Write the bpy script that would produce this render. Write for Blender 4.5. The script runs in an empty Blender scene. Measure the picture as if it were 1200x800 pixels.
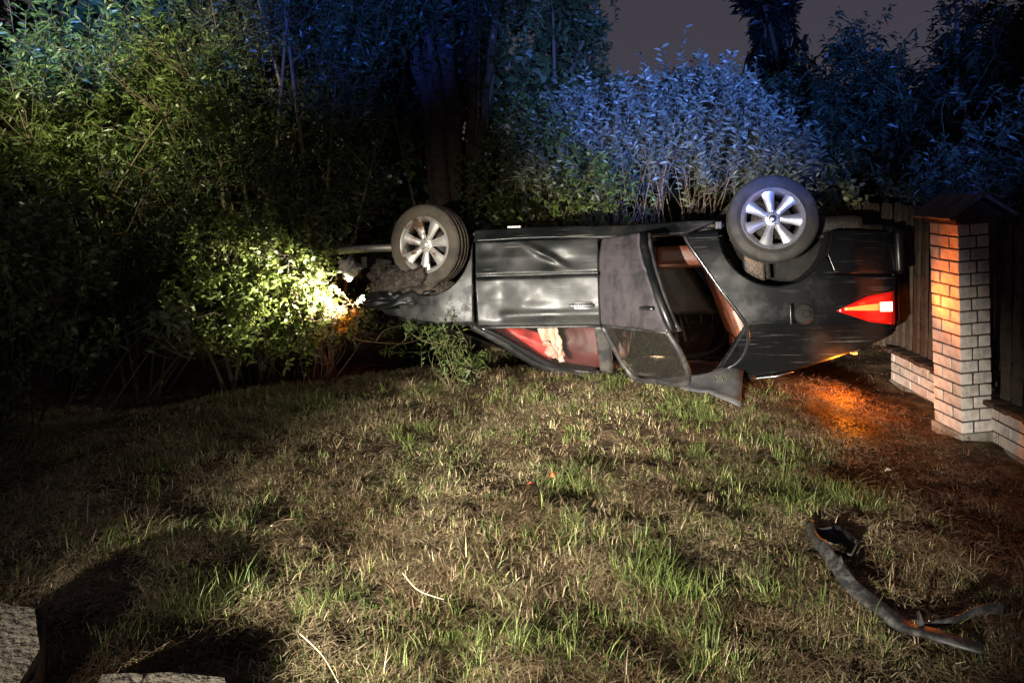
import bpy, bmesh, math, random
import numpy as np
from mathutils import Vector, Matrix
rad = math.radians
RNG = np.random.default_rng(7)
random.seed(7)
S = bpy.context.scene
COL = S.collection

# ---------------------------------------------------------------- camera
F = 900.0; CAMH = 1.65; PITCH = rad(5); ROLL = rad(2); PPY = 205 + F * math.tan(PITCH)
FW = np.array([0, math.cos(PITCH), -math.sin(PITCH)]); _r = np.array([1.0, 0, 0]); _u = np.cross(_r, FW)
RT = _r * math.cos(ROLL) - _u * math.sin(ROLL); UP = _u * math.cos(ROLL) + _r * math.sin(ROLL)
CAM = np.array([0, 0, CAMH])
cd = bpy.data.cameras.new('camera'); cam = bpy.data.objects.new('camera', cd); COL.objects.link(cam)
cam.matrix_world = Matrix(((RT[0], UP[0], -FW[0], 0), (RT[1], UP[1], -FW[1], 0), (RT[2], UP[2], -FW[2], CAMH), (0, 0, 0, 1)))
cd.sensor_width = 36; cd.lens = 27; cd.shift_y = -(400 - PPY) / 1200; cd.clip_end = 600; cd.clip_start = 0.05
S.camera = cam

def ray(px, py): return FW + RT * (px - 600) / F + UP * (PPY - py) / F
def wp(px, py, Y):                      # point on a pixel's ray at world depth Y
    d = ray(px, py); return CAM + d * (Y / d[1])
def gp(px, py, z=0.0):                  # point on a pixel's ray at height z
    d = ray(px, py); return CAM + d * ((z - CAMH) / d[2])

# ---------------------------------------------------------------- night sky (town glow), exposure
w = bpy.data.worlds.new('World'); S.world = w; w.use_nodes = True
nt = w.node_tree; nt.nodes.clear()
wo = nt.nodes.new('ShaderNodeOutputWorld'); bg = nt.nodes.new('ShaderNodeBackground')
tc = nt.nodes.new('ShaderNodeTexCoord'); sp = nt.nodes.new('ShaderNodeSeparateXYZ'); cr = nt.nodes.new('ShaderNodeValToRGB')
nt.links.new(tc.outputs['Generated'], sp.inputs[0]); nt.links.new(sp.outputs['Z'], cr.inputs[0])
cr.color_ramp.elements[0].position = 0.0; cr.color_ramp.elements[0].color = (0.059, 0.054, 0.070, 1)
cr.color_ramp.elements[1].position = 0.6; cr.color_ramp.elements[1].color = (0.036, 0.032, 0.046, 1)
nt.links.new(cr.outputs[0], bg.inputs[0]); bg.inputs[1].default_value = 1.0
nt.links.new(bg.outputs[0], wo.inputs[0])
S.view_settings.view_transform = 'Standard'; S.view_settings.look = 'None'
S.view_settings.exposure = 0; S.view_settings.gamma = 1; S.view_settings.use_curve_mapping = False
S.cycles.use_denoising = True; S.cycles.max_bounces = 6; S.cycles.transparent_max_bounces = 8
S.cycles.sample_clamp_indirect = 4

# ---------------------------------------------------------------- emergency vehicles' lamps behind the camera, a street lamp, added fill spots
def spot(name, loc, target, power, color, half, blend, radius=0.06):
    l = bpy.data.lights.new(name, 'SPOT'); l.energy = power; l.color = color
    l.spot_size = rad(2 * half); l.spot_blend = blend; l.shadow_soft_size = radius
    o = bpy.data.objects.new(name, l); COL.objects.link(o); o.location = loc
    o.rotation_euler = (Vector(target) - Vector(loc)).to_track_quat('-Z', 'Y').to_euler(); return o
spot('headlamp_and_fill_beam', (-4.6, -4.0, 1.25), (0.05, 4.9, 0.40), 14500, (1.0, 0.93, 0.80), 10.0, 0.9, 0.04)
spot('headlamp_and_fill_beam', (-3.4, -4.4, 1.55), (0.55, 3.6, 0.05), 16500, (1.0, 0.93, 0.80), 10.8, 1.0, 0.04)
spot('headlamp_and_fill_beam', (-1.0, -5.2, 1.7), (-0.8, 3.6, 0.1), 1500, (1.0, 0.93, 0.80), 13, 1.0, 0.04)  # added fill, no headlamp: lifts the lower left and softens its shadows
spot('street_lamp', (-5.2, 1.5, 6.2), wp(150, 90, 7.6), 7600, (1.0, 0.98, 0.58), 13, 1.0, 0.1)
spot('foliage_fill', (-0.5, -5.5, 2.6), wp(150, 205, 7), 430, (0.97, 1.0, 0.70), 13, 1.0, 0.1)  # added weak fill that lifts the left shrubs, no real lamp there
spot('foliage_fill', (0.5, -5.5, 2.6), wp(730, 175, 8), 650, (1.0, 0.93, 0.75), 8, 1.0, 0.1)  # added weak white fill that pales the blue on the willow
spot('blue_beacon', (1.5, -5.5, 2.0), wp(765, 72, 8.5), 36000, (0.115, 0.245, 1.0), 8.2, 1.0, 0.08)
spot('blue_beacon', (1.8, -5.5, 2.0), wp(975, 75, 9.5), 15000, (0.06, 0.19, 1.0), 7.5, 1.0, 0.08)
spot('blue_beacon', (-1.5, -5.5, 2.0), wp(390, -105, 8.2), 17000, (0.035, 0.14, 1.0), 9.5, .9, 0.08)
spot('blue_beacon', (-1.7, -5.5, 2.0), wp(70, -15, 7.6), 40000, (0.08, 0.24, 1.0), 5.2, 1.0, 0.08)

# ---------------------------------------------------------------- helpers
def mat(name, col=(0.2, 0.2, 0.2), rough=0.6, metal=0.0, attr=None, noise=None, spec=0.5, coat=0.0,
        scr=None, bump=0.0, bscale=60, emit=None, estr=0, trans=0.0, rvar=0.0, nscale=6.0, ncol=None, nlo=0.45, nhi=0.65):
    m = bpy.data.materials.new(name); m.use_nodes = True
    n = m.node_tree.nodes; l = m.node_tree.links; b = n['Principled BSDF']
    b.inputs['Base Color'].default_value = (*col, 1); b.inputs['Roughness'].default_value = rough
    b.inputs['Metallic'].default_value = metal; b.inputs['Specular IOR Level'].default_value = spec
    b.inputs['Coat Weight'].default_value = coat; b.inputs['Coat Roughness'].default_value = 0.2
    src = None
    tcn = n.new('ShaderNodeTexCoord')
    if attr:
        a = n.new('ShaderNodeAttribute'); a.attribute_name = attr; src = a.outputs['Color']
        l.new(src, b.inputs['Base Color'])
    if ncol is not None:
        t = n.new('ShaderNodeTexNoise'); t.inputs['Scale'].default_value = nscale; t.inputs['Detail'].default_value = 8
        t.inputs['Roughness'].default_value = 0.65
        l.new(tcn.outputs['Object'], t.inputs['Vector'])
        r = n.new('ShaderNodeMapRange'); r.inputs[1].default_value = nlo; r.inputs[2].default_value = nhi
        l.new(t.outputs['Fac'], r.inputs[0])
        mx = n.new('ShaderNodeMix'); mx.data_type = 'RGBA'
        l.new(r.outputs[0], mx.inputs['Factor']); mx.inputs['A'].default_value = (*col, 1); mx.inputs['B'].default_value = (*ncol, 1)
        if src: l.new(src, mx.inputs['A'])
        l.new(mx.outputs['Result'], b.inputs['Base Color'])
        if rvar:
            q = n.new('ShaderNodeMath'); q.operation = 'MULTIPLY_ADD'; q.inputs[1].default_value = rvar; q.inputs[2].default_value = rough
            l.new(r.outputs[0], q.inputs[0]); l.new(q.outputs[0], b.inputs['Roughness'])
    if scr is not None:
        mp = n.new('ShaderNodeMapping'); mp.inputs['Scale'].default_value = (1.3, 1.0, 42.0); mp.inputs['Rotation'].default_value = (0, 0.22, 0)
        l.new(tcn.outputs['Object'], mp.inputs['Vector'])
        t3 = n.new('ShaderNodeTexNoise'); t3.inputs['Scale'].default_value = 2.2; t3.inputs['Detail'].default_value = 5; l.new(mp.outputs[0], t3.inputs['Vector'])
        t4 = n.new('ShaderNodeTexNoise'); t4.inputs['Scale'].default_value = 3.0; l.new(tcn.outputs['Object'], t4.inputs['Vector'])
        r3 = n.new('ShaderNodeMapRange'); r3.inputs[1].default_value = .60; r3.inputs[2].default_value = .70; l.new(t3.outputs['Fac'], r3.inputs[0])
        r4 = n.new('ShaderNodeMapRange'); r4.inputs[1].default_value = .45; r4.inputs[2].default_value = .62; l.new(t4.outputs['Fac'], r4.inputs[0])
        mu = n.new('ShaderNodeMath'); mu.operation = 'MULTIPLY'; l.new(r3.outputs[0], mu.inputs[0]); l.new(r4.outputs[0], mu.inputs[1])
        m3 = n.new('ShaderNodeMix'); m3.data_type = 'RGBA'; l.new(mu.outputs[0], m3.inputs['Factor'])
        prev = b.inputs['Base Color'].links[0].from_socket; l.new(prev, m3.inputs['A']); m3.inputs['B'].default_value = (*scr, 1)
        l.new(m3.outputs['Result'], b.inputs['Base Color'])
    if bump:
        t2 = n.new('ShaderNodeTexNoise'); t2.inputs['Scale'].default_value = bscale; t2.inputs['Detail'].default_value = 6
        l.new(tcn.outputs['Object'], t2.inputs['Vector'])
        bp = n.new('ShaderNodeBump'); bp.inputs['Strength'].default_value = bump; bp.inputs['Distance'].default_value = 0.02
        l.new(t2.outputs['Fac'], bp.inputs['Height']); l.new(bp.outputs[0], b.inputs['Normal'])
    if emit:
        b.inputs['Emission Color'].default_value = (*emit, 1); b.inputs['Emission Strength'].default_value = estr
    if trans:
        tr = n.new('ShaderNodeBsdfTranslucent'); ms = n.new('ShaderNodeMixShader'); ms.inputs[0].default_value = trans
        if src: l.new(src, tr.inputs['Color'])
        else: tr.inputs['Color'].default_value = (*col, 1)
        l.new(b.outputs[0], ms.inputs[1]); l.new(tr.outputs[0], ms.inputs[2]); l.new(ms.outputs[0], n['Material Output'].inputs[0])
    return m

def glass_mat(name, tint, keep, rough=0.03):
    m = bpy.data.materials.new(name); m.use_nodes = True
    n = m.node_tree.nodes; l = m.node_tree.links; n.remove(n['Principled BSDF'])
    t = n.new('ShaderNodeBsdfTransparent'); t.inputs[0].default_value = (*tint, 1)
    g = n.new('ShaderNodeBsdfGlossy'); g.inputs['Roughness'].default_value = rough
    fr = n.new('ShaderNodeLayerWeight'); fr.inputs[0].default_value = 0.35
    d = n.new('ShaderNodeBsdfDiffuse'); d.inputs[0].default_value = (0.25, 0.23, 0.2, 1)
    ms = n.new('ShaderNodeMixShader'); l.new(fr.outputs['Fresnel'], ms.inputs[0])
    l.new(t.outputs[0], ms.inputs[1]); l.new(g.outputs[0], ms.inputs[2])
    m2 = n.new('ShaderNodeMixShader'); m2.inputs[0].default_value = 1 - keep
    l.new(ms.outputs[0], m2.inputs[1]); l.new(d.outputs[0], m2.inputs[2])
    l.new(m2.outputs[0], n['Material Output'].inputs[0]); return m

def tag(o, label=None, cat=None, group=None, kind=None):
    if label: o['label'] = label
    if cat: o['category'] = cat
    if group: o['group'] = group
    if kind: o['kind'] = kind
    return o
def empty(name, loc=(0, 0, 0), rot=(0, 0, 0)):
    o = bpy.data.objects.new(name, None); COL.objects.link(o); o.location = loc; o.rotation_euler = rot
    o.empty_display_size = 0.1; return o
def link(name, me, m, parent=None, smooth=False):
    o = bpy.data.objects.new(name, me); COL.objects.link(o)
    if m is not None and not me.materials: me.materials.append(m)
    if parent is not None: o.parent = parent
    if smooth: me.polygons.foreach_set('use_smooth', [True] * len(me.polygons))
    return o
def pyd(name, v, f, m, parent=None, smooth=False):
    me = bpy.data.meshes.new(name); me.from_pydata([tuple(map(float, q)) for q in v], [], f); me.update()
    return link(name, me, m, parent, smooth)
def tri_mesh(name, V, T, C=None):
    me = bpy.data.meshes.new(name); V = np.asarray(V, np.float32); T = np.asarray(T, np.int32)
    me.vertices.add(len(V)); me.vertices.foreach_set('co', V.ravel())
    me.loops.add(T.size); me.loops.foreach_set('vertex_index', T.ravel())
    me.polygons.add(len(T)); me.polygons.foreach_set('loop_start', np.arange(0, T.size, 3, dtype=np.int32))
    if C is not None:
        a = me.color_attributes.new('Col', 'FLOAT_COLOR', 'POINT')
        c4 = np.ones((len(V), 4), np.float32); c4[:, :3] = C; a.data.foreach_set('color', c4.ravel())
    me.update(calc_edges=True); me.validate(); return me
def from_bm(name, bm, m, parent=None, smooth=False):
    me = bpy.data.meshes.new(name); bmesh.ops.recalc_face_normals(bm, faces=bm.faces); bm.to_mesh(me); bm.free()
    return link(name, me, m, parent, smooth)
def bm_box(bm, c, s, bev=0.0, rot=None, seg=2):
    r = bmesh.ops.create_cube(bm, size=1.0); vs = r['verts']
    bmesh.ops.scale(bm, vec=s, verts=vs)
    if bev:
        es = list({e for v in vs for e in v.link_edges})
        r = bmesh.ops.bevel(bm, geom=es, offset=bev, segments=seg, affect='EDGES', profile=0.6)
        vs = list({v for f in r['faces'] for v in f.verts} | {v for v in vs if v.is_valid})
    if rot is not None: bmesh.ops.rotate(bm, cent=(0, 0, 0), matrix=rot, verts=vs)
    bmesh.ops.translate(bm, vec=c, verts=vs); return vs
def box(name, c, s, m, parent=None, bev=0.0, rot=None, jit=0.0, sub=0):
    bm = bmesh.new(); bm_box(bm, c, s, bev, rot)
    if sub: bmesh.ops.subdivide_edges(bm, edges=bm.edges[:], cuts=sub, use_grid_fill=True)
    if jit:
        for v in bm.verts: v.co += Vector([random.uniform(-jit, jit) for _ in range(3)])
    return from_bm(name, bm, m, parent, bool(bev))
def tube_arrays(P, R, sides=5):
    P = np.asarray(P, float); n = len(P); R = np.broadcast_to(np.asarray(R, float), (n,))
    T = np.gradient(P, axis=0); T /= np.linalg.norm(T, axis=1, keepdims=True) + 1e-9
    a = np.array([0.31, 0.17, 0.93]) if abs(T[0, 2]) < 0.9 else np.array([0.95, 0.2, 0.1])
    N = np.cross(T, a); N /= np.linalg.norm(N, axis=1, keepdims=True) + 1e-9; B = np.cross(T, N)
    an = np.arange(sides) * 2 * math.pi / sides
    V = (P[:, None] + R[:, None, None] * (np.cos(an)[None, :, None] * N[:, None] + np.sin(an)[None, :, None] * B[:, None])).reshape(-1, 3)
    i = np.arange(n - 1)[:, None] * sides; j = np.arange(sides)[None]; k = (j + 1) % sides
    A = (i + j).ravel(); Bq = (i + k).ravel(); Cq = (i + sides + k).ravel(); D = (i + sides + j).ravel()
    T3 = np.concatenate([np.stack([A, Bq, Cq], 1), np.stack([A, Cq, D], 1)])
    caps = [[0, q + 1, q] for q in range(1, sides - 1)] + [[(n - 1) * sides, (n - 1) * sides + q, (n - 1) * sides + q + 1] for q in range(1, sides - 1)]
    return V, np.concatenate([T3, np.array(caps)])
class Bag:
    def __init__(s): s.V = []; s.T = []; s.C = []; s.n = 0
    def add(s, V, T, C=None):
        s.V.append(V); s.T.append(np.asarray(T) + s.n); s.n += len(V)
        if C is not None: s.C.append(np.broadcast_to(C, (len(V), 3)))
    def tube(s, P, R, sides=5, C=None): s.add(*tube_arrays(P, R, sides), C=C)
    def build(s, name, m, parent=None, smooth=False):
        me = tri_mesh(name, np.concatenate(s.V), np.concatenate(s.T), np.concatenate(s.C) if s.C else None)
        return link(name, me, m, parent, smooth)
def tube(name, P, R, m, parent=None, sides=8, smooth=True):
    b = Bag(); b.tube(P, R, sides); return b.build(name, m, parent, smooth)
def smooth_path(pts, n):
    pts = np.asarray(pts, float); k = len(pts); t = np.linspace(0, k - 1, n); out = []
    for q in t:
        i = min(int(q), k - 2); u = q - i
        p0 = pts[max(i - 1, 0)]; p1 = pts[i]; p2 = pts[i + 1]; p3 = pts[min(i + 2, k - 1)]
        out.append(0.5 * (2 * p1 + (p2 - p0) * u + (2 * p0 - 5 * p1 + 4 * p2 - p3) * u * u + (3 * p1 - p0 - 3 * p2 + p3) * u ** 3))
    return np.array(out)
_G = RNG.random((64, 64))
def vnoise(x, y):
    x = np.asarray(x, float); y = np.asarray(y, float)
    xi = np.floor(x).astype(int); yi = np.floor(y).astype(int); u = x - xi; v = y - yi
    u = u * u * (3 - 2 * u); v = v * v * (3 - 2 * v); g = lambda a, b: _G[a % 64, b % 64]
    return (g(xi, yi) * (1 - u) + g(xi + 1, yi) * u) * (1 - v) + (g(xi, yi + 1) * (1 - u) + g(xi + 1, yi + 1) * u) * v
def fbm(x, y, o=4):
    s = 0; a = 0.5; t = 0
    for i in range(o): s = s + a * vnoise(x * 2 ** i + 13 * i, y * 2 ** i + 7 * i); t += a; a *= 0.5
    return s / t
def sstep(a, b, x): t = np.clip((np.asarray(x, float) - a) / (b - a), 0, 1); return t * t * (3 - 2 * t)

# ---------------------------------------------------------------- ground
def gh(x, y):
    x = np.asarray(x, float); y = np.asarray(y, float)
    z = (fbm(x * 0.9 + 5, y * 0.9 + 9) - 0.5) * 0.10 + (fbm(x * 4 + 1, y * 4 + 3, 3) - 0.5) * 0.085
    near = np.exp(-((x - 0.6) ** 2 / 16 + (y - 4.5) ** 2 / 25)); z = z * (0.5 + 0.5 * near)
    dx, dy = 3.3, 1.75; L = math.hypot(dx, dy)                      # ditch beyond the bank on the left
    s = ((x + 4.2) * -dy + (y - 4.75) * dx) / L
    z = z - 0.42 * sstep(0.0, 0.9, s) * sstep(0.1, -0.9, x)
    z = z - 0.16 * sstep(1.5, 2.7, x)
    z = z + 0.13 * np.exp(-((x - 0.75) / 1.5) ** 2 - ((y - 5.75) / 0.9) ** 2) - 0.16 * np.exp(-((x - 0.9) / 1.3) ** 2 - ((y - 6.6) / 0.6) ** 2)
    z = z + 0.10 * np.exp(-((x - 2.35) / 0.28) ** 2 - ((y - 5.55) / 0.35) ** 2)
    return z
M_soil = mat('soil', (0.045, 0.03, 0.018), 0.95, spec=0.1, ncol=(0.13, 0.09, 0.05), nscale=9, bump=0.9, bscale=45)
_a = np.concatenate([-np.geomspace(250, 7, 12), np.linspace(-6.5, 6.5, 150), np.geomspace(7, 250, 12)])
_b = np.concatenate([-np.geomspace(250, 3, 12), np.linspace(-1.5, 10.5, 140), np.geomspace(11, 300, 12)])
XX, YY = np.meshgrid(_a, _b); ZZ = gh(XX, YY)
idx = np.arange(XX.size).reshape(XX.shape)
q = np.stack([idx[:-1, :-1], idx[:-1, 1:], idx[1:, 1:], idx[1:, :-1]], -1).reshape(-1, 4)
me = tri_mesh('ground', np.stack([XX, YY, ZZ], -1).reshape(-1, 3), np.concatenate([q[:, [0, 1, 2]], q[:, [0, 2, 3]]]))
tag(link('ground', me, M_soil, smooth=True), 'uneven soil of the grassy verge sloping into a ditch', kind='structure')

# ---------------------------------------------------------------- grass
M_blade = mat('grass_blade', attr='Col', rough=0.55, spec=0.35, trans=0.25)
green_px = [(850, 530, .5), (800, 495, .42), (985, 585, .38), (940, 592, .32), (740, 470, .3), (905, 470, .25), (640, 640, .25), (780, 690, .3), (900, 700, .3),
            (480, 405, .3), (560, 745, .28), (700, 760, .3), (330, 600, .2), (150, 640, .25), (250, 700, .22), (660, 560, .22), (1150, 600, .25),
            (470, 520, .2), (820, 760, .3), (540, 430, .25), (400, 690, .2), (690, 540, .2), (1190, 570, .2), (350, 480, .25), (620, 470, .2)]
GC = np.array([[*gp(a, b)[:2], r] for a, b, r in green_px])
def blades(ntuft, xr, yr, wfun):
    x = RNG.uniform(*xr, ntuft * 6); y = yr[0] * (yr[1] / yr[0]) ** RNG.random(ntuft * 6)
    keep = (np.abs(x) < y * 0.80 + 0.5) & (RNG.random(ntuft * 6) < wfun(x, y)); tx = x[keep][:ntuft]; ty = y[keep][:ntuft]; nt_ = len(tx)
    gr = np.zeros(nt_)
    for cx, cy, r in GC: gr = np.maximum(gr, np.exp(-((tx - cx) ** 2 + (ty - cy) ** 2) / (r * .8) ** 2))
    fb = fbm(tx * 1.6 + 3, ty * 1.6 + 8); fc = fbm(tx * 6 + 31, ty * 6 + 18, 3); fd = fbm(tx * 2.7 + 41, ty * 2.7 + 2)
    green = np.clip(gr * .75 + (fb - 0.55) * 2.2 + (fc - 0.5) * 1.1, 0, 1)
    soil = sstep(1.5, 2.2, tx) * sstep(3.2, 3.9, ty); green *= 1 - 0.8 * soil
    tg = RNG.random(nt_) < 0.25 + 0.66 * green                          # green tuft
    th = np.exp(RNG.normal(0, .38, nt_)) * (0.12 + 1.75 * fc) * np.where(tg, .031 + .024 * gr, .034) * (1 - .4 * soil)
    per = RNG.integers(6, 19, nt_); ii = np.repeat(np.arange(nt_), per); n = len(ii)
    flat = RNG.random(n) < np.where(tg[ii], .12, .45)                    # cut stalks lying about
    spread = np.where(flat, .06, .016)
    ox = RNG.normal(0, 1, n) * spread; oy = RNG.normal(0, 1, n) * spread; x = tx[ii] + ox; y = ty[ii] + oy
    straw = np.array([0.52, 0.42, 0.25]); brown = np.array([0.17, 0.11, 0.06]); g1 = np.array([0.065, 0.11, 0.022]); g2 = np.array([0.24, 0.27, 0.08])
    t = np.clip((fd[ii] - 0.30) * 1.9 + RNG.normal(0, .3, n), 0, 1)[:, None]
    C = np.where((tg[ii] & ~flat)[:, None], g1 + (g2 - g1) * RNG.random((n, 1)) ** 1.4, brown + (straw - brown) * t)
    C = np.where((soil[ii] > RNG.random(n))[:, None], np.array([0.20, 0.115, 0.065]) * (0.5 + 0.9 * RNG.random((n, 1))), C)
    C = C * RNG.uniform(0.6, 1.2, (n, 1)) * (RNG.uniform(.75, 1.15, nt_)[ii])[:, None]
    h = th[ii] * RNG.uniform(.5, 1.3, n); h = np.where(flat, RNG.uniform(.035, .10, n), h)
    lean = np.where(flat, RNG.normal(1.42, .12, n), np.abs(RNG.normal(.45, .38, n)) + RNG.uniform(0, .5, nt_)[ii])
    az = np.where(flat, RNG.uniform(0, 6.283, n), np.arctan2(oy, ox) + RNG.normal(0, .7, n))
    tb = RNG.uniform(0, 6.283, nt_)[ii]; az = np.where(~flat & (RNG.random(n) < .45), tb + RNG.normal(0, .5, n), az)
    d = np.stack([np.cos(az), np.sin(az), 0 * az], 1); sa = az + RNG.normal(0, .6, n); side = np.stack([-np.sin(sa), np.cos(sa), 0 * az], 1)
    wd = (RNG.uniform(0.0009, 0.0022, n) * (0.75 + 0.13 * y))[:, None]
    z0 = gh(x, y); base = np.stack([x, y, z0 - 0.004 + np.where(flat, RNG.uniform(0.004, 0.045, n), 0)], 1)
    up = np.array([0, 0, 1.0]); l = np.clip(lean, 0, 1.6)[:, None]; hh = h[:, None]
    mid = base + hh * 0.55 * (d * np.sin(l * .75) + up * np.cos(l * .75)); l2 = np.minimum(l * 1.5, 1.7 + RNG.uniform(-.15, .3, (n, 1)))
    mid = np.where(flat[:, None], base + hh * .5 * (d * np.sin(l) + up * np.cos(l)), mid)
    tip = mid + hh * 0.5 * (d * np.sin(l2) + up * np.cos(l2))
    V = np.stack([base - side * wd, base + side * wd, mid - side * wd * .8, mid + side * wd * .8, tip], 1).reshape(-1, 3)
    k = np.arange(n)[:, None] * 5
    T = np.concatenate([k + [0, 1, 3], k + [0, 3, 2], k + [2, 3, 4]])
    return V, T, np.repeat(C, 5, 0)
def wgrass(x, y):
    ok = 1 - 0.35 * sstep(1.5, 2.2, x) * sstep(3.2, 3.9, y)
    ok = ok * (0.25 + 0.75 * sstep(0.32, 0.52, fbm(x * 3.5 + 9, y * 3.5 + 4, 3)))
    ok = ok * (0.30 + 0.70 * sstep(0.36, 0.52, fbm(x * 9 + 29, y * 9 + 14, 2)))
    return np.where((x > 2.72) & (y > 4.2), 0.05, ok)
V, T, C = blades(40000, (-6.2, 5.2), (1.9, 7.6), wgrass)
tag(link('grass', tri_mesh('grass', V, T, C), M_blade), 'half dry mown grass with green tufts covering the verge', 'grass', kind='stuff')

# ---------------------------------------------------------------- foliage builders
def leaf_arrays(P, D, L, Wd, C, droop=0.25, simple=False):
    n = len(P); D = D / (np.linalg.norm(D, axis=1, keepdims=True) + 1e-9)
    r = RNG.normal(size=(n, 3)); Sd = np.cross(D, r); Sd /= np.linalg.norm(Sd, axis=1, keepdims=True) + 1e-9
    Nn = np.cross(Sd, D); L = L[:, None]; Wd = Wd[:, None]
    dn = np.array([0, 0, -1.0]) * droop * L
    if simple:
        V = np.stack([P, P + D * L * .45 + Sd * Wd * .5 + dn * .2, P + D * L * .45 - Sd * Wd * .5 + dn * .2, P + D * L + dn], 1).reshape(-1, 3)
        k = np.arange(n)[:, None] * 4; T = np.concatenate([k + [0, 2, 1], k + [1, 2, 3]]); return V, T, np.repeat(C, 4, 0)
    f = Nn * Wd * .18
    V = np.stack([P, P + D * L * .32 + Sd * Wd * .48 + f + dn * .1, P + D * L * .32 - Sd * Wd * .48 + f + dn * .1,
                  P + D * L * .7 + Sd * Wd * .36 + f + dn * .45, P + D * L * .7 - Sd * Wd * .36 + f + dn * .45, P + D * L + dn], 1).reshape(-1, 3)
    k = np.arange(n)[:, None] * 6
    T = np.concatenate([k + [0, 2, 1], k + [1, 2, 4], k + [1, 4, 3], k + [3, 4, 5]]); return V, T, np.repeat(C, 6, 0)
M_leaf = mat('leaf', attr='Col', rough=0.42, spec=0.45, trans=0.22)
M_needle = mat('needle', attr='Col', rough=0.6, spec=0.3)
M_bark = mat('bark', (0.085, 0.06, 0.042), 0.9, spec=0.15, ncol=(0.035, 0.028, 0.02), nscale=14, bump=0.8, bscale=40)
M_twig = mat('twig_bark', attr='Col', rough=0.8, spec=0.2)
def in_poly(px, py, poly):
    ins = np.zeros(len(px), bool); j = len(poly) - 1
    for i in range(len(poly)):
        xi, yi = poly[i]; xj, yj = poly[j]
        c = ((yi > py) != (yj > py)) & (px < (xj - xi) * (py - yi) / (yj - yi + 1e-9) + xi); ins ^= c; j = i
    return ins
def shrub(name, label, cat, poly, Y, dY, nt_, per, ll, lw, cols, bases, group=None, clump=14, cs=0.16, twl=0.3, upb=0.6,
          nmain=8, mr=0.02, stem_col=(0.10, 0.075, 0.05), simple=False, droop=0.25, parts=('stem', 'foliage'), conn=0.35, out=0.5, branch_r=0.005):
    poly = np.array(poly, float); lo = poly.min(0); hi = poly.max(0)
    nc = max(3, nt_ // clump); cp = []
    while len(cp) < nc:
        a = RNG.uniform(lo[0], hi[0], nc); b = RNG.uniform(lo[1], hi[1], nc); k = in_poly(a, b, poly)
        cp += [wp(u, v, Y + RNG.uniform(-dY, dY)) for u, v in zip(a[k], b[k])]
    cp = np.array(cp[:nc]); tips = cp[RNG.integers(0, nc, nt_)] + RNG.normal(0, cs, (nt_, 3))
    tips[:, 2] = np.maximum(tips[:, 2], gh(tips[:, 0], tips[:, 1]) + 0.04)
    cen = tips.mean(0)
    dr = np.array([0, 0, upb]) + out * (tips - cen) / (np.linalg.norm(tips - cen, axis=1, keepdims=True) + .1) + RNG.normal(0, .45, (nt_, 3))
    dr /= np.linalg.norm(dr, axis=1, keepdims=True); tl = twl * RNG.uniform(.5, 1.3, nt_)
    st = tips - dr * tl[:, None]
    bb = np.array([b for b in bases]); bb[:, 2] = gh(bb[:, 0], bb[:, 1]) - 0.05
    root = empty(name, tuple(bb.mean(0))); tag(root, label, cat, group)
    off = np.array(root.location)
    sb = Bag(); nodes = []
    for i in range(nmain):
        e = cp[RNG.integers(0, nc)]; b0 = bb[RNG.integers(0, len(bb))] + np.append(RNG.normal(0, .06, 2), 0)
        mdl = b0 + (e - b0) * .5 + np.append(RNG.normal(0, .12, 2), 0.1 * np.linalg.norm(e - b0))
        pth = smooth_path([b0, mdl, e], 12); nodes.append(pth[3:])
        sb.tube(pth - off, np.linspace(mr, mr * .3, 12) * RNG.uniform(.6, 1.3), 5, np.array(stem_col) * RNG.uniform(.6, 1.3))
    nodes = np.concatenate(nodes)
    for i in range(nt_):
        c = np.array(stem_col) * RNG.uniform(.6, 1.4)
        if RNG.random() < conn:
            k = np.argmin(((nodes - st[i]) ** 2).sum(1)); a = nodes[k]
            sb.tube(smooth_path([a, (a + st[i]) / 2 + np.array([0, 0, -.04]), st[i], tips[i]], 6) - off, np.linspace(branch_r, .0015, 6), 3, c)
        else: sb.tube(np.stack([st[i], (st[i] + tips[i]) / 2, tips[i]]) - off, np.array([.003, .0025, .001]), 3, c)
    sb.build(parts[0], M_twig, root)['kind'] = 'stuff'
    u = np.tile(np.linspace(.12, 1.0, per), nt_) + RNG.normal(0, .03, nt_ * per); rp = np.repeat
    P = rp(st, per, 0) + rp(dr * tl[:, None], per, 0) * u[:, None]
    sd = np.cross(rp(dr, per, 0), RNG.normal(size=(nt_ * per, 3))); sd /= np.linalg.norm(sd, axis=1, keepdims=True) + 1e-9
    D = rp(dr, per, 0) * RNG.uniform(.3, 1.1, (nt_ * per, 1)) + sd * .9
    cols = np.array(cols); ct = rp(RNG.random((nt_, 1)), per, 0) * .7 + .3 * RNG.random((nt_ * per, 1))
    Cc = cols[0] + (cols[1] - cols[0]) * ct
    L = ll * RNG.uniform(.55, 1.25, nt_ * per); Wd = lw * RNG.uniform(.7, 1.2, nt_ * per)
    V, T, C3 = leaf_arrays(P - off, D, L, Wd, Cc, droop, simple)
    link(parts[1], tri_mesh(parts[1], V, T, C3), M_leaf, root)['kind'] = 'stuff'
    return root
def B(px, Y): return wp(px, 300, Y)
GR = [(0.045, 0.075, 0.018), (0.10, 0.14, 0.03)]; DK = [(0.025, 0.04, 0.014), (0.055, 0.075, 0.025)]
OL = [(0.05, 0.07, 0.03), (0.09, 0.11, 0.05)]; WL = [(0.085, 0.105, 0.075), (0.17, 0.19, 0.14)]

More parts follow.
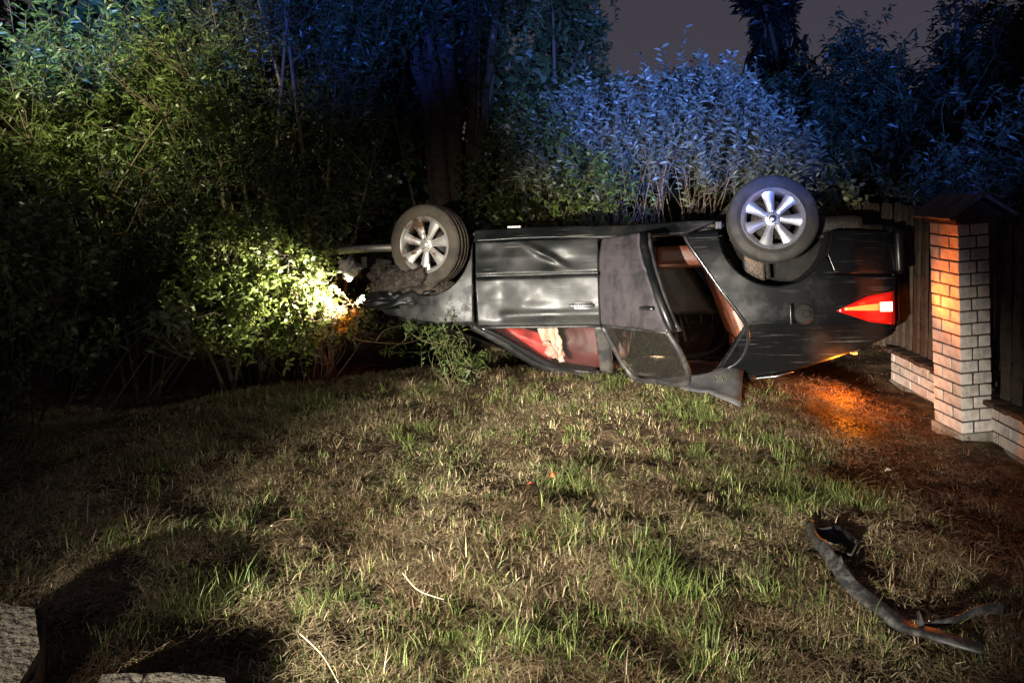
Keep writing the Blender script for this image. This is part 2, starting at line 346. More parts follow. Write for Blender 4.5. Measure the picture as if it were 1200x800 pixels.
# ---------------------------------------------------------------- trees and shrubs
shrub('tall_bush', 'tall leafy bush, blue tipped, rising left of the dark thicket, pale sky at its top', 'bush',
      [(-90, 25), (20, 45), (60, 5), (230, -10), (260, 60), (270, 130), (220, 190), (100, 220), (-90, 210)], 7.6, .9, 1300, 15, .10, .022, GR,
      [B(60, 7.8), B(150, 7.9)], nmain=14, mr=.03, twl=.36, clump=30, cs=.17)
shrub('tall_bush', 'dark tall bush arching over the headlight lit undergrowth', 'bush',
      [(210, -40), (440, -40), (455, 120), (440, 230), (380, 260), (300, 230), (230, 200)], 8.0, .7, 1500, 13, .085, .022, DK,
      [B(300, 8.1), B(380, 8.2)], nmain=16, mr=.035, twl=.36)
shrub('thicket_bush', 'dim olive bush in the thicket behind the broad leaved shrub', 'bush',
      [(100, 190), (330, 180), (420, 250), (400, 330), (250, 380), (120, 360)], 7.3, .6, 800, 12, .075, .022, DK,
      [B(160, 7.3), B(260, 7.4)], nmain=12, mr=.02)
shrub('broad_leaved_shrub', 'broad leaved shrub with dim grey green leaves at the edge of the black ditch', 'shrub',
      [(-120, 195), (40, 190), (110, 215), (140, 260), (120, 330), (170, 365), (100, 430), (70, 485), (-120, 520)], 5.3, .4, 430, 9, .075, .032, [(0.04, 0.06, 0.022), (0.08, 0.10, 0.04)],
      [B(-30, 5.4), B(20, 5.5)], nmain=8, mr=.009, clump=9, cs=.11, stem_col=(.04, .03, .02))
shrub('broad_leaved_sprig', 'low arching sprig of broad leaves hanging over the black ditch', 'shrub',
      [(120, 350), (205, 335), (215, 385), (150, 380)], 5.6, .12, 16, 8, .09, .036, OL, [B(70, 5.6)], nmain=4, mr=.008, clump=4, cs=.06)
shrub('lit_bush', 'bright yellow green bush lit by the overturned car headlight', 'bush',
      [(205, 345), (225, 290), (265, 240), (310, 268), (345, 275), (378, 305), (392, 345), (400, 385), (330, 402), (240, 396)], 6.7, .35, 900, 11, .065, .028,
      [(0.10, 0.15, 0.03), (0.22, 0.25, 0.06)], [B(300, 6.8), B(360, 6.8)], nmain=10, mr=.007, stem_col=(.035, .028, .016), clump=9, cs=.10, twl=.22)
# dry leaf litter stalks in front of the nose
shrub('dry_weed', 'pale dry weeds glowing in the headlight beside the car nose', 'weed',
      [(330, 345), (415, 345), (425, 385), (330, 392)], 6.45, .15, 70, 9, .045, .014, [(0.20, 0.15, 0.08), (0.36, 0.29, 0.17)],
      [B(360, 6.5)], nmain=8, mr=.005, clump=6, cs=.08, twl=.18, stem_col=(.10, .075, .045))
shrub('green_shrub', 'green leafed shrub behind the sill, right of the many stemmed trunk', 'shrub',
      [(555, 260), (548, 190), (575, 150), (590, 95), (640, 135), (690, 150), (730, 215), (700, 262)], 8.0, .55, 620, 12, .075, .026, GR,
      [B(600, 8), B(660, 8)], nmain=14, mr=.014, upb=.8, clump=22, cs=.14)
shrub('willow_shrub', 'willow shrub washed in blue light, upright twigs above bare stems behind the car', 'shrub',
      [(600, 205), (615, 165), (645, 125), (690, 105), (735, 85), (760, 66), (785, 80), (830, 66), (860, 82), (890, 90), (915, 125), (940, 170), (955, 225), (870, 195), (780, 168), (690, 182)], 8.3, .6, 1350, 16, .10, .025, WL,
      [B(690, 8.3), B(750, 8.4), B(810, 8.4), B(870, 8.3), B(780, 8.2)], nmain=34, mr=.010, upb=2.0, twl=.44, clump=18, cs=.15, stem_col=(.12, .09, .065), conn=.3)
shrub('small_shrub', 'small rounded leaf shrub lit orange between the rear wheel and the picket fence', 'shrub',
      [(952, 255), (945, 215), (970, 200), (1000, 215), (1002, 245), (985, 262)], 7.0, .2, 60, 8, .08, .04, [(0.12, 0.13, 0.04), (0.22, 0.20, 0.07)],
      [B(975, 7.0)], nmain=6, mr=.008, clump=5, cs=.07, twl=.2)
shrub('broad_crown_tree', 'dark broad crowned tree against the sky left of the cypress', 'tree',
      [(575, -60), (600, 20), (640, 60), (610, 130), (700, 130), (705, 60), (690, 15), (700, -60)], 14, 1.2, 900, 12, .14, .06, DK,
      [B(650, 14)], nmain=12, mr=.09, simple=True, parts=('trunk', 'crown'), twl=.5, cs=.25, group=None)
shrub('dense_hedge', 'dense dark hedge closing the gap behind the thicket', 'hedge',
      [(-150, 70), (230, -30), (560, -40), (600, 60), (620, 320), (-150, 400)], 10.6, .8, 3300, 14, .22, .12, DK, [B(100, 11), B(300, 11), B(500, 11)],
      nmain=16, mr=.05, simple=True, twl=.5, cs=.3)
shrub('dense_hedge', 'dense dark hedge behind the willow shrub and the picket fence', 'hedge',
      [(600, 120), (700, 130), (900, 130), (1060, 120), (1260, 40), (1260, 300), (600, 300)], 12, .8, 2400, 14, .20, .11, DK, [B(700, 12), B(900, 12), B(1100, 12)],
      nmain=16, mr=.05, simple=True, twl=.5, cs=.3)

shrub('leafy_weed', 'narrow leaved green weeds at the foot of the car beside the fallen branch', 'weed',
      [(455, 392), (520, 372), (560, 392), (605, 428), (540, 432), (470, 418)], 5.75, .12, 60, 9, .06, .013, [(0.05, 0.085, 0.02), (0.12, 0.16, 0.05)],
      [B(520, 5.75)], nmain=7, mr=.004, clump=4, cs=.06, twl=.16, stem_col=(.12, .11, .05))
# many stemmed tree
def stem_tree():
    Y = 8.6; b = B(528, Y); b[2] = gh(b[0], b[1]) - .05
    root = empty('many_stemmed_tree', tuple(b)); tag(root, 'tall tree with several splayed stems, upper bark lit blue, behind the front wheel', 'tree')
    for tx, ty, r, mx in ((470, 15, .075, 505), (487, -70, .10, 512), (515, -90, .11, 528), (552, -60, .06, 553), (590, -40, .05, 565), (500, 40, .05, 518)):
        e = wp(tx, ty, Y + random.uniform(-.4, .4)); m = wp(mx, 150, Y + random.uniform(-.15, .15))
        p = smooth_path([b + np.array([(mx - 528) * .004, 0, 0]), m, e], 18); p[1:-1] += RNG.normal(0, .014, (16, 3))
        s = tube('trunk', p - b, np.linspace(r * 1.35, r * .75, 18) * (1 + .08 * np.sin(np.arange(18) * 1.7)), M_bark, root, 10)
    return root, b
tr_root, tr_b = stem_tree()
def crown_for(root, b, poly, Y, dY, n, per, ll, lw, cols):
    r = shrub('tmp', 'x', 'x', poly, Y, dY, n, per, ll, lw, cols, [np.array(b)], nmain=5, mr=.03, simple=False, twl=.4, cs=.25, parts=('branch', 'crown'))
    for ch in list(r.children): ch.parent = root; ch.location = Vector(r.location) - Vector(root.location)
    bpy.data.objects.remove(r)
crown_for(tr_root, tr_b, [(420, -80), (600, -80), (600, 10), (560, 30), (545, 90), (580, 130), (560, 170), (550, 60), (470, 20), (430, 60)], 8.8, .7, 620, 12, .10, .035, DK)

# conifers with drooping sprays
CN = [(0.02, 0.035, 0.02), (0.05, 0.07, 0.035)]
def conifer(name, label, poly, Y, dY, n, base, cols, r=.06, simple=True, ll=.15, lw=.035):
    shrub(name, label, 'tree', poly, Y, dY, n, 16, ll, lw, cols, [base], nmain=10, mr=r, simple=simple, parts=('trunk', 'crown'), twl=.42, cs=.15, upb=.15, out=.9, droop=.5, clump=9)
conifer('spruce_tree', 'bushy spruce with blue lit pointed top right of the cypress', [(1010, 8), (1030, 45), (1062, 80), (1085, 200), (1060, 280), (940, 280), (925, 160), (945, 95), (985, 45)], 9.6, .8, 900, B(1005, 9.6), CN)
conifer('spruce_tree', 'lower rounded blue tinged spruce hugging the cypress', [(890, 120), (915, 85), (950, 70), (975, 110), (985, 230), (890, 240)], 10.4, .5, 450, B(930, 10.4), CN)
conifer('spruce_tree', 'tall black spruce towering behind the brick pillar', [(1075, 60), (1095, 30), (1140, -50), (1270, -60), (1270, 260), (1060, 240)], 9.2, .8, 1000, B(1150, 9.2), [(0.014, 0.022, 0.014), (0.03, 0.042, 0.024)])
conifer('cypress_tree', 'narrow black cypress column standing against the grey sky', [(878, -60), (930, -60), (934, 60), (945, 130), (880, 150), (886, 60)], 13.5, .3, 500, B(905, 13.5), [(0.008, 0.012, 0.008), (0.016, 0.024, 0.015)], .1, ll=.2, lw=.07)
shrub('juniper_bush', 'bushy grey green juniper behind the pillar cap and pickets', 'bush',
      [(1060, 258), (1075, 200), (1110, 165), (1170, 110), (1270, 90), (1270, 290), (1090, 262)], 6.6, .4, 520, 13, .09, .02, [(0.045, 0.06, 0.035), (0.075, 0.095, 0.055)],
      [B(1150, 6.7)], nmain=10, mr=.02, clump=10)

# dry stalks behind the car: each clump a plant
M_stalk = mat('dry_stalk', attr='Col', rough=0.75, spec=0.2)
def stalks(px0, px1, n, top, label, col, red=0):
    Y0 = 7.95; b = B((px0 + px1) / 2, Y0); b[2] = gh(b[0], b[1])
    root = empty('dry_stalk_clump', tuple(b)); tag(root, label, 'weed', 'dry stalks behind the car'); g = Bag()
    for i in range(n):
        x = RNG.uniform(px0, px1); a = B(x, Y0 + RNG.uniform(-.25, .3)); a[2] = gh(a[0], a[1])
        t = wp(x + RNG.normal(6, 40), RNG.uniform(top, top + 70), a[1] + RNG.uniform(-.2, .2))
        m = (a + t) / 2 + RNG.normal(0, .11, 3)
        g.tube(smooth_path([a, m, t], 7) - b, np.linspace(.0055, .0015, 7) * RNG.uniform(.5, 1.3), 4, np.array(col) * RNG.uniform(.5, 1.4))
    g.build('stalk', M_stalk, root)['kind'] = 'stuff'
stalks(570, 640, 20, 190, 'short tangle of dry stalks behind the sill beside the green shrub', (.16, .13, .07))
stalks(640, 710, 28, 195, 'dry stalks and dead leaves above the sill, reddish light tinted into their colour', (.22, .10, .05))  # red of the light falling here is painted into the stalk colour
stalks(710, 780, 26, 140, 'pale dry stalks standing under the blue lit willow twigs', (.24, .18, .10))
stalks(780, 850, 24, 130, 'thin upright dry stalks next to the rear wheel', (.22, .17, .12))

# ---------------------------------------------------------------- overturned car
M_paint = mat('black_paint', (0.004, 0.005, 0.005), 0.33, 0.0, coat=0.03, spec=0.20, scr=(.09, .085, .08), ncol=(0.020, 0.019, 0.018), nscale=2.6, rvar=0.3, nlo=.42, nhi=.72)
M_paint_rear = mat('black_paint_shaded', (0.003, 0.0035, 0.004), 0.28, 0.0, coat=0.1, spec=0.32, scr=(.05, .047, .045), ncol=(0.009, 0.0085, 0.008), nscale=2.2, rvar=0.35, nlo=.5, nhi=.75)  # same body paint darkened: the rear's shade is put into the colour
M_paint_front = mat('scraped_black_paint', (0.004, 0.005, 0.005), 0.42, 0.0, coat=0.0, spec=0.35, ncol=(0.03, 0.027, 0.024), nscale=9, rvar=0.3, nlo=.45, nhi=.7)
M_dusty = mat('dusty_paint', (0.052, 0.045, 0.050), 0.5, 0.0, spec=0.35, scr=(.02, .02, .02), ncol=(0.014, 0.014, 0.015), nscale=5, rvar=-.15, nlo=.45, nhi=.72)
M_black = mat('black_plastic', (0.014, 0.014, 0.015), 0.5, ncol=(0.05, 0.045, 0.04), nscale=8)
M_seal = mat('rubber_seal', (0.01, 0.01, 0.011), 0.28, spec=0.6)
M_liner = mat('arch_liner', (0.006, 0.006, 0.006), 0.8, spec=.2, ncol=(.014, .012, .010), nscale=9)
M_rubber = mat('tyre_rubber', (0.022, 0.021, 0.020), 0.75, spec=0.3, ncol=(0.05, 0.045, 0.04), nscale=7, bump=.2)
M_mudtyre = mat('muddy_tyre_rubber', (0.035, 0.031, 0.027), 0.85, spec=0.2, ncol=(0.09, 0.073, 0.054), nscale=5, bump=.4, nlo=.35, nhi=.6)
M_alloy = mat('alloy', (0.50, 0.50, 0.53), 0.36, 0.85, ncol=(0.25, 0.24, 0.23), nscale=9, rvar=.2)
M_mudalloy = mat('muddy_alloy', (0.50, 0.48, 0.45), 0.4, 0.7, ncol=(0.12, 0.07, 0.04), nscale=7, rvar=.4, nlo=.5, nhi=.62)
M_dark = mat('dark_metal', (0.03, 0.03, 0.03), 0.6, 0.6, ncol=(0.09, 0.06, 0.04), nscale=10, bump=.4)
M_bare = mat('bare_metal', (0.42, 0.39, 0.34), 0.5, 0.5, ncol=(0.2, 0.16, 0.12), nscale=9)
M_mud = mat('mud', (0.03, 0.024, 0.019), 0.9, spec=.2, ncol=(0.085, 0.068, 0.055), nscale=18, bump=1.0, bscale=50)
M_glass = glass_mat('window_glass', (0.82, 0.86, 0.84), 0.97); M_tint = glass_mat('dusty_tinted_glass', (0.30, 0.32, 0.30), 0.955)
M_red = mat('red_leather', (0.42, 0.035, 0.03), 0.5, ncol=(0.16, 0.014, 0.016), nscale=4, nlo=.5, nhi=.65)
M_brown = mat('brown_leather', (0.20, 0.065, 0.036), 0.45, ncol=(0.10, 0.035, 0.022), nscale=5)
M_beige = mat('airbag_cloth', (0.62, 0.40, 0.30), 0.8, ncol=(0.5, 0.3, 0.22), nscale=9, bump=.3, bscale=12)
M_pinkcloth = mat('pink_cloth', (0.55, 0.26, 0.21), 0.8, ncol=(0.4, 0.16, 0.13), nscale=7)
M_chrome = mat('chrome_trim', (0.6, 0.6, 0.62), 0.25, 1.0)
M_redlens = mat('red_lens', (0.35, 0.004, 0.004), 0.15, coat=.5, emit=(1.0, 0.02, 0.008), estr=0.32)
M_whitelens = mat('lit_lens', (0.9, 0.8, 0.6), 0.2, emit=(1.0, 0.80, 0.50), estr=5)
M_amber = mat('amber_lens', (0.8, 0.3, 0.05), 0.2, emit=(1.0, 0.30, 0.10), estr=0.55)
M_orange = mat('indicator_lens', (0.9, 0.3, 0.02), 0.2, emit=(1.0, 0.30, 0.02), estr=25)
M_headlens = mat('headlight_lens', (0.9, 0.9, 0.9), 0.1, emit=(1.0, 0.96, 0.86), estr=30)

K = 0.93
car = empty('overturned_car', (-0.57 * K, 7.1235 * K, CAMH + (1.2621 - CAMH) * K), (math.pi - 0.1412, -0.01459, -0.18329))
tag(car, 'black saloon car lying on its roof with one rear door open and tail light on', 'car')
car.rotation_mode = 'XYZ'; car.scale = (K, K, K)
ZS = [0.10, 0.18, 0.27, 0.40, 0.56, 0.75, 0.90, 0.95, 1.10, 1.25, 1.36, 1.45]
WS = [0.74, 0.785, 0.835, 0.865, 0.88, 0.885, 0.878, 0.868, 0.78, 0.695, 0.625, 0.56]
XS = [-1.0, -.6, -.3, 0, .4, 2.6, 3.0, 3.3, 3.55, 3.7]; PS = [.80, .90, .96, .985, 1, 1, .99, .95, .86, .70]
def Wd(x, z): return np.interp(z, ZS, WS) * np.interp(x, XS, PS)
def resamp(c, n):
    c = np.asarray(c, float); d = np.r_[0, np.cumsum(np.linalg.norm(np.diff(c, axis=0), axis=1))]; t = np.linspace(0, d[-1], n)
    return np.stack([np.interp(t, d, c[:, i]) for i in range(c.shape[1])], 1)
def patch(name, A, Bc, na, nb, m, parent, off=0.0, dent=None, thick=0.012, side=1, xform=None):
    a = resamp(A, na); b = resamp(Bc, na); t = np.linspace(0, 1, nb)[:, None, None]
    g = a[None] * (1 - t) + b[None] * t; x = g[..., 0]; z = g[..., 1]; y = Wd(x, z) + off
    if dent is not None: dx, dy, dz = dent(x, z); x = x + dx; y = y + dy; z = z + dz
    P = np.stack([x, y * side, z], -1).reshape(-1, 3)
    if xform is not None: P = xform(P)
    i = np.arange(nb * na).reshape(nb, na)
    f = np.stack([i[:-1, :-1], i[:-1, 1:], i[1:, 1:], i[1:, :-1]], -1).reshape(-1, 4)
    n = np.cross(P[f[0, 1]] - P[f[0, 0]], P[f[0, 3]] - P[f[0, 0]])
    c0 = Wd(x.mean(), z.mean()); 
    if n[1] * side < 0: f = f[:, ::-1]
    o = pyd(name, P, f.tolist(), m, parent, True)
    if thick:
        s = o.modifiers.new('thickness', 'SOLIDIFY'); s.thickness = thick; s.offset = -1
    return o
def gs(x, z, cx, cz, sx, sz): return np.exp(-((x - cx) / sx) ** 2 - ((z - cz) / sz) ** 2)
def dent_front(x, z):
    n = fbm(x * 3.1 + 4, z * 3.1 + 2, 3) - .5; n2 = fbm(x * 9 + 14, z * 9 + 5, 2) - .5
    cr_ = z - (0.36 + 0.55 * (x - .95))                                # diagonal crease
    y = 0.022 * n + 0.002 * n2 - 0.035 * gs(x, z, .55, .42, .18, .16) - 0.03 * gs(x, z, 1.12, .44, .18, .08)
    y = y + 0.020 * np.exp(-(cr_ / .03) ** 2) * sstep(.75, .95, x) * sstep(1.25, 1.05, x) * sstep(.55, .48, z)
    y = y - 0.03 * gs(x, z, .62, .74, .16, .14) + .012 * np.exp(-((z - .86) / .035) ** 2) * sstep(.6, .7, x)
    y = y - 0.016 * np.exp(-((z - .548) / .012) ** 2)                    # moulding groove
    y = y + 0.008 * sstep(.55, .57, z) * sstep(.95, .6, z)
    y = y - 0.035 * sstep(1.0, .95, z) * 0
    return 0 * x, y, 0.012 * n * (1 - np.abs(z - .6))
def dent_fender(x, z):
    n = fbm(x * 4 + 8, z * 4 + 1, 3) - .5; n2 = fbm(x * 11 + 3, z * 11 + 9, 3) - .5
    k = sstep(.35, -.5, x)
    return 0.06 * n2 * k, 0.05 * n * (0.35 + k) - 0.16 * k * k + .012 * n2 * k, 0.12 * n * k
def dent_small(x, z):
    n = fbm(x * 2.4 + 2, z * 2.4 + 6, 3) - .5; return 0 * x, .016 * n, 0 * x
def arch(cx, cz, r, a0, a1, n=12): return [(cx + r * math.cos(rad(a)), cz + r * math.sin(rad(a))) for a in np.linspace(a0, a1, n)]
for side in (1, -1):
    ds = dent_front if side == 1 else dent_small
    patch('front_fender', [(-.50, .50)] + arch(0, .29, .41, 160, 0) + [(.415, .25)], [(-.52, .74), (-.25, .86), (.1, .92), (.425, .945)], 40, 16, M_paint_front, car, dent=dent_fender, side=side)
    fd = patch('front_door', [(.432, .268), (1.425, .268)], [(.45, .945), (1.43, .95)], 70, 60, M_paint, car, dent=ds, side=side, thick=.02)
    hb = bmesh.new(); bm_box(hb, (1.29, side * .905, .795), (.19, .022, .026), .008); bm_box(hb, (1.30, side * .885, .80), (.15, .008, .07), .003)
    from_bm('handle', hb, M_seal, fd, True)
    # belt strip, window frame, glass
    pts = [(.47, .955), (.62, 1.03), (.80, 1.15), (.96, 1.255), (1.12, 1.315), (1.40, 1.345)]
    tube('window_frame', [(x, side * (Wd(x, z) + .004), z) for x, z in smooth_path(pts, 16)], .020, M_seal, fd)
    tube('belt_strip', [(x, side * (Wd(x, .955) + .006), .957) for x in np.linspace(.5, 1.43, 8)], .011, M_black, fd, 6)
    patch('window_pane', [(.50, .96), (1.37, .96)], [(.62, 1.03), (.80, 1.15), (.96, 1.25), (1.12, 1.31), (1.37, 1.34)], 14, 6, M_glass, fd, off=-.012, side=side, thick=0)
    patch('centre_pillar', [(1.375, .95), (1.495, .95)], [(1.40, 1.36), (1.50, 1.36)], 5, 10, M_black, car, off=-.004, side=side, thick=.05)
    patch('sill_panel', [(.42, .165), (2.34, .165)], [(.42, .255), (2.10, .262)], 40, 8, M_paint, car, side=side, dent=lambda x, z: (0 * x, .02 * (fbm(x * 4, z * 8 + 3, 2) - .5), .006 * np.sin(x * 5)), thick=.03)
    q1 = patch('rear_quarter_panel', [(2.105, .255), (2.13, .36), (2.22, .50), (2.345, .70), (2.52, .95)], [(2.345, .235)] + arch(2.75, .27, .405, 180, 90, 10), 24, 16, M_paint_rear, car, dent=dent_small, side=side, thick=0)
    q2 = patch('rear_quarter_panel', arch(2.75, .27, .405, 90, 26, 10) + [(3.16, .60), (3.655, .62)], [(2.52, .95), (3.2, .985), (3.625, 1.01)], 34, 16, M_paint_rear, car, dent=dent_small, side=side, thick=0)
    q3 = patch('rear_roof_pillar', [(2.52, .95), (3.2, .985), (3.625, 1.01)], [(2.27, 1.375), (2.6, 1.385), (2.9, 1.325), (3.3, 1.185), (3.60, 1.055)], 34, 14, M_paint_rear, car, side=side, dent=dent_small, thick=0)
    bm = bmesh.new()
    for o in (q1, q2, q3): bm.from_mesh(o.data)
    bmesh.ops.remove_doubles(bm, verts=bm.verts[:], dist=.004); bm.to_mesh(q1.data); bm.free()
    q1.data.polygons.foreach_set('use_smooth', [True] * len(q1.data.polygons))
    for o in (q2, q3): bpy.data.objects.remove(o)
    sm = q1.modifiers.new('thickness', 'SOLIDIFY'); sm.thickness = .015; sm.offset = -1
    patch('rear_bumper', arch(2.75, .27, .405, 0, 25, 5)[:1] + [(3.3, .27), (3.66, .30)], arch(2.75, .27, .405, 25, 26, 2)[:1] + [(3.16, .595), (3.665, .612)], 26, 12, M_paint_rear, car, off=.008, side=side, dent=dent_small)
    tube('roof_rail', [(x, side * y, z) for x, y, z in smooth_path([(.40, .855, .94), (.62, .80, 1.07), (.95, .69, 1.285), (1.4, .625, 1.375), (2.0, .62, 1.39), (2.6, .60, 1.39)], 24)], .036, M_paint, car, 8)
    pts = [(2.09, .275), (2.13, .36), (2.22, .50), (2.345, .70), (2.50, .93), (2.535, 1.08), (2.47, 1.25), (2.28, 1.34), (1.9, 1.36), (1.52, 1.355)]
    pp = smooth_path(pts, 40)
    tube('door_seal', [(x, side * (Wd(x, z) - .012), z) for x, z in pp], .017, M_seal, car)
    tube('chrome_trim', [(x, side * (Wd(x, z) + .010), z) for x, z in [(2.42, 1.385), (2.6, 1.392), (2.75, 1.375), (2.88, 1.335)]], [.006, .012, .012, .004], M_chrome, car)

# open near rear door, closed far one
def swing(P):
    th = rad(62); d = P - np.array([1.45, .85, 0]); c, s = math.cos(th), math.sin(th)
    return np.stack([1.45 + d[:, 0] * c - d[:, 1] * s, .85 + d[:, 0] * s + d[:, 1] * c, P[:, 2]], 1)
for side in (1, -1):
    xf = swing if side == 1 else None
    A = [(1.448, .275), (1.448, .95)]; Bc = [(2.075, .275), (2.11, .36), (2.20, .50), (2.33, .70), (2.50, .95)]
    def dd(x, z): return 0 * x, .035 * (fbm(x * 3 + 9, z * 3 + 4, 3) - .5) - .014 * np.exp(-((z - .548) / .014) ** 2), 0 * x
    rd = patch('rear_door', A, Bc, 34, 26, M_dusty if side == 1 else M_paint, car, dent=dd, side=side, xform=xf, thick=.018)
    patch('inner_trim', A, Bc, 12, 10, M_black, rd, off=-.075, side=side, xform=xf, thick=.03)
    fr = [(2.50, .95), (2.515, 1.08), (2.455, 1.24), (2.27, 1.325), (1.9, 1.345), (1.47, 1.345), (1.462, .96)]
    q = np.array([(x, side * (Wd(x, z) + .002), z) for x, z in smooth_path(fr, 40)])
    tube('window_frame', xf(q) if xf else q, .021, M_black, rd)
    patch('window_pane', [(1.47, .95), (2.50, .95)], [(1.48, 1.34), (1.9, 1.34), (2.27, 1.32), (2.44, 1.24)], 14, 6, M_tint, rd, off=-.01, side=side, xform=xf, thick=0)
    q = np.array([(x, side * (Wd(x, z) - .035), z) for x, z in Bc]); tube('door_edge', xf(q) if xf else q, .026, M_paint_rear, rd)
    q = np.array([(x, side * (Wd(x, .95) + .006), .953) for x in np.linspace(1.46, 2.49, 8)]); tube('belt_strip', xf(q) if xf else q, .010, M_black, rd, 6)
    hb = np.array([(x, side * (.905 + .012 * math.sin((x - 2.2) / .2 * 3.14)), .80) for x in np.linspace(2.2, 2.38, 6)])
    tube('handle', xf(hb) if xf else hb, .012, M_seal, rd)

def sheet(name, xs, fz, hw, m, n=9, dome=0.03, thick=.012, jit=0):
    P = []; xs = list(xs)
    for x in xs:
        for u in np.linspace(-1, 1, n): P.append((x, u * hw(x), fz(x) + dome * (1 - u * u)))
    P = np.array(P, float)
    if jit: P += RNG.normal(0, jit, P.shape)
    i = np.arange(len(P)).reshape(len(xs), n); f = np.stack([i[:-1, :-1], i[1:, :-1], i[1:, 1:], i[:-1, 1:]], -1).reshape(-1, 4).tolist()
    o = pyd(name, P, f, m, car, True); s = o.modifiers.new('thickness', 'SOLIDIFY'); s.thickness = thick; s.offset = -1; return o
sheet('roof', np.linspace(.93, 2.62, 14), lambda x: np.interp(x, [.9, 1.3, 2.0, 2.65], [1.27, 1.365, 1.385, 1.38]), lambda x: np.interp(x, [.9, 1.4, 2.6], [.69, .625, .60]), M_paint, jit=.004)
sheet('rear_window', np.linspace(2.62, 3.2, 6), lambda x: np.interp(x, [2.6, 2.9, 3.3], [1.38, 1.32, 1.185]), lambda x: np.interp(x, [2.6, 3.3], [.60, .66]), M_tint, thick=.004)
sheet('boot_lid', np.linspace(3.2, 3.62, 6), lambda x: np.interp(x, [3.2, 3.3, 3.6, 3.64], [1.22, 1.185, 1.055, 1.0]), lambda x: np.interp(x, [3.2, 3.64], [.67, .66]), M_paint_rear)
sheet('windscreen', np.linspace(.15, .93, 8), lambda x: np.interp(x, [.15, .93], [.95, 1.27]), lambda x: np.interp(x, [.15, .93], [.80, .69]), M_glass, thick=.004)
sheet('bonnet', np.linspace(-.62, .18, 14), lambda x: np.interp(x, [-.6, -.2, .2], [.72, .90, .94]), lambda x: np.interp(x, [-.6, .2], [.66, .80]), M_paint, jit=.02)
# rear face and floor
bm = bmesh.new(); bm_box(bm, (3.63, 0, .62), (.05, 1.30, .76), .02); from_bm('boot_panel', bm, M_paint_rear, car, True)
bm = bmesh.new(); bm_box(bm, (3.665, 0, .44), (.07, 1.40, .33), .03); from_bm('rear_bumper', bm, M_paint_rear, car, True)
bm = bmesh.new(); bm_box(bm, (1.40, 0, .20), (2.0, 1.54, .03), .01); bm_box(bm, (1.3, 0, .20), (2.2, .24, .10), .02)
bm_box(bm, (3.0, 0, .30), (1.1, 1.1, .03), .01); bm_box(bm, (2.15, 0, .21), (.35, 1.2, .10), .03); from_bm('floor_pan', bm, M_dark, car, True)
tube('exhaust_pipe', [(.3, .1, .17), (1.6, .12, .16), (2.3, .3, .17), (3.0, .45, .22), (3.6, .5, .25)], .03, M_dark, car)
bm = bmesh.new(); bm_box(bm, (3.25, .35, .22), (.45, .35, .16), .06); from_bm('muffler', bm, M_dark, car, True)
tube('rear_axle', [(2.75, -.7, .20), (2.7, 0, .22), (2.75, .7, .20)], .045, M_dark, car)
tube('front_axle', [(0, -.7, .28), (.05, 0, .25), (0, .7, .28)], .045, M_dark, car)
for s in (1, -1):
    tube('suspension_strut', [(2.70, s * .62, .2), (2.72, s * .56, .62)], .035, M_dark, car)
    bm = bmesh.new(); bm_box(bm, (2.62, s * .60, .45), (.16, .10, .40), .02); from_bm('spring_link', bm, M_dark, car, True)
    for cx, cz in ((2.75, .27), (0, .29)):
        a = np.array(arch(cx, cz, .415, 0, 180, 14)); P = [(x, s * y, z) for x, z in a for y in (.86, .45)]
        f = [[2 * i, 2 * i + 1, 2 * i + 3, 2 * i + 2] for i in range(13)]; P += [(cx, s * .45, cz)]
        f += [[2 * i + 1, 28, 2 * i + 3] for i in range(13)]
        if cx > 1: pyd('wheel_arch_liner', P, f, M_liner, car)
bm = bmesh.new(); bm_box(bm, (2.345, .835, .205), (.05, .09, .06), .01); from_bm('mud_flap', bm, M_black, car)
bm = bmesh.new(); bm_box(bm, (.75, .775, .155), (.11, .04, .016), .004); from_bm('jacking_point', bm, M_bare, car)

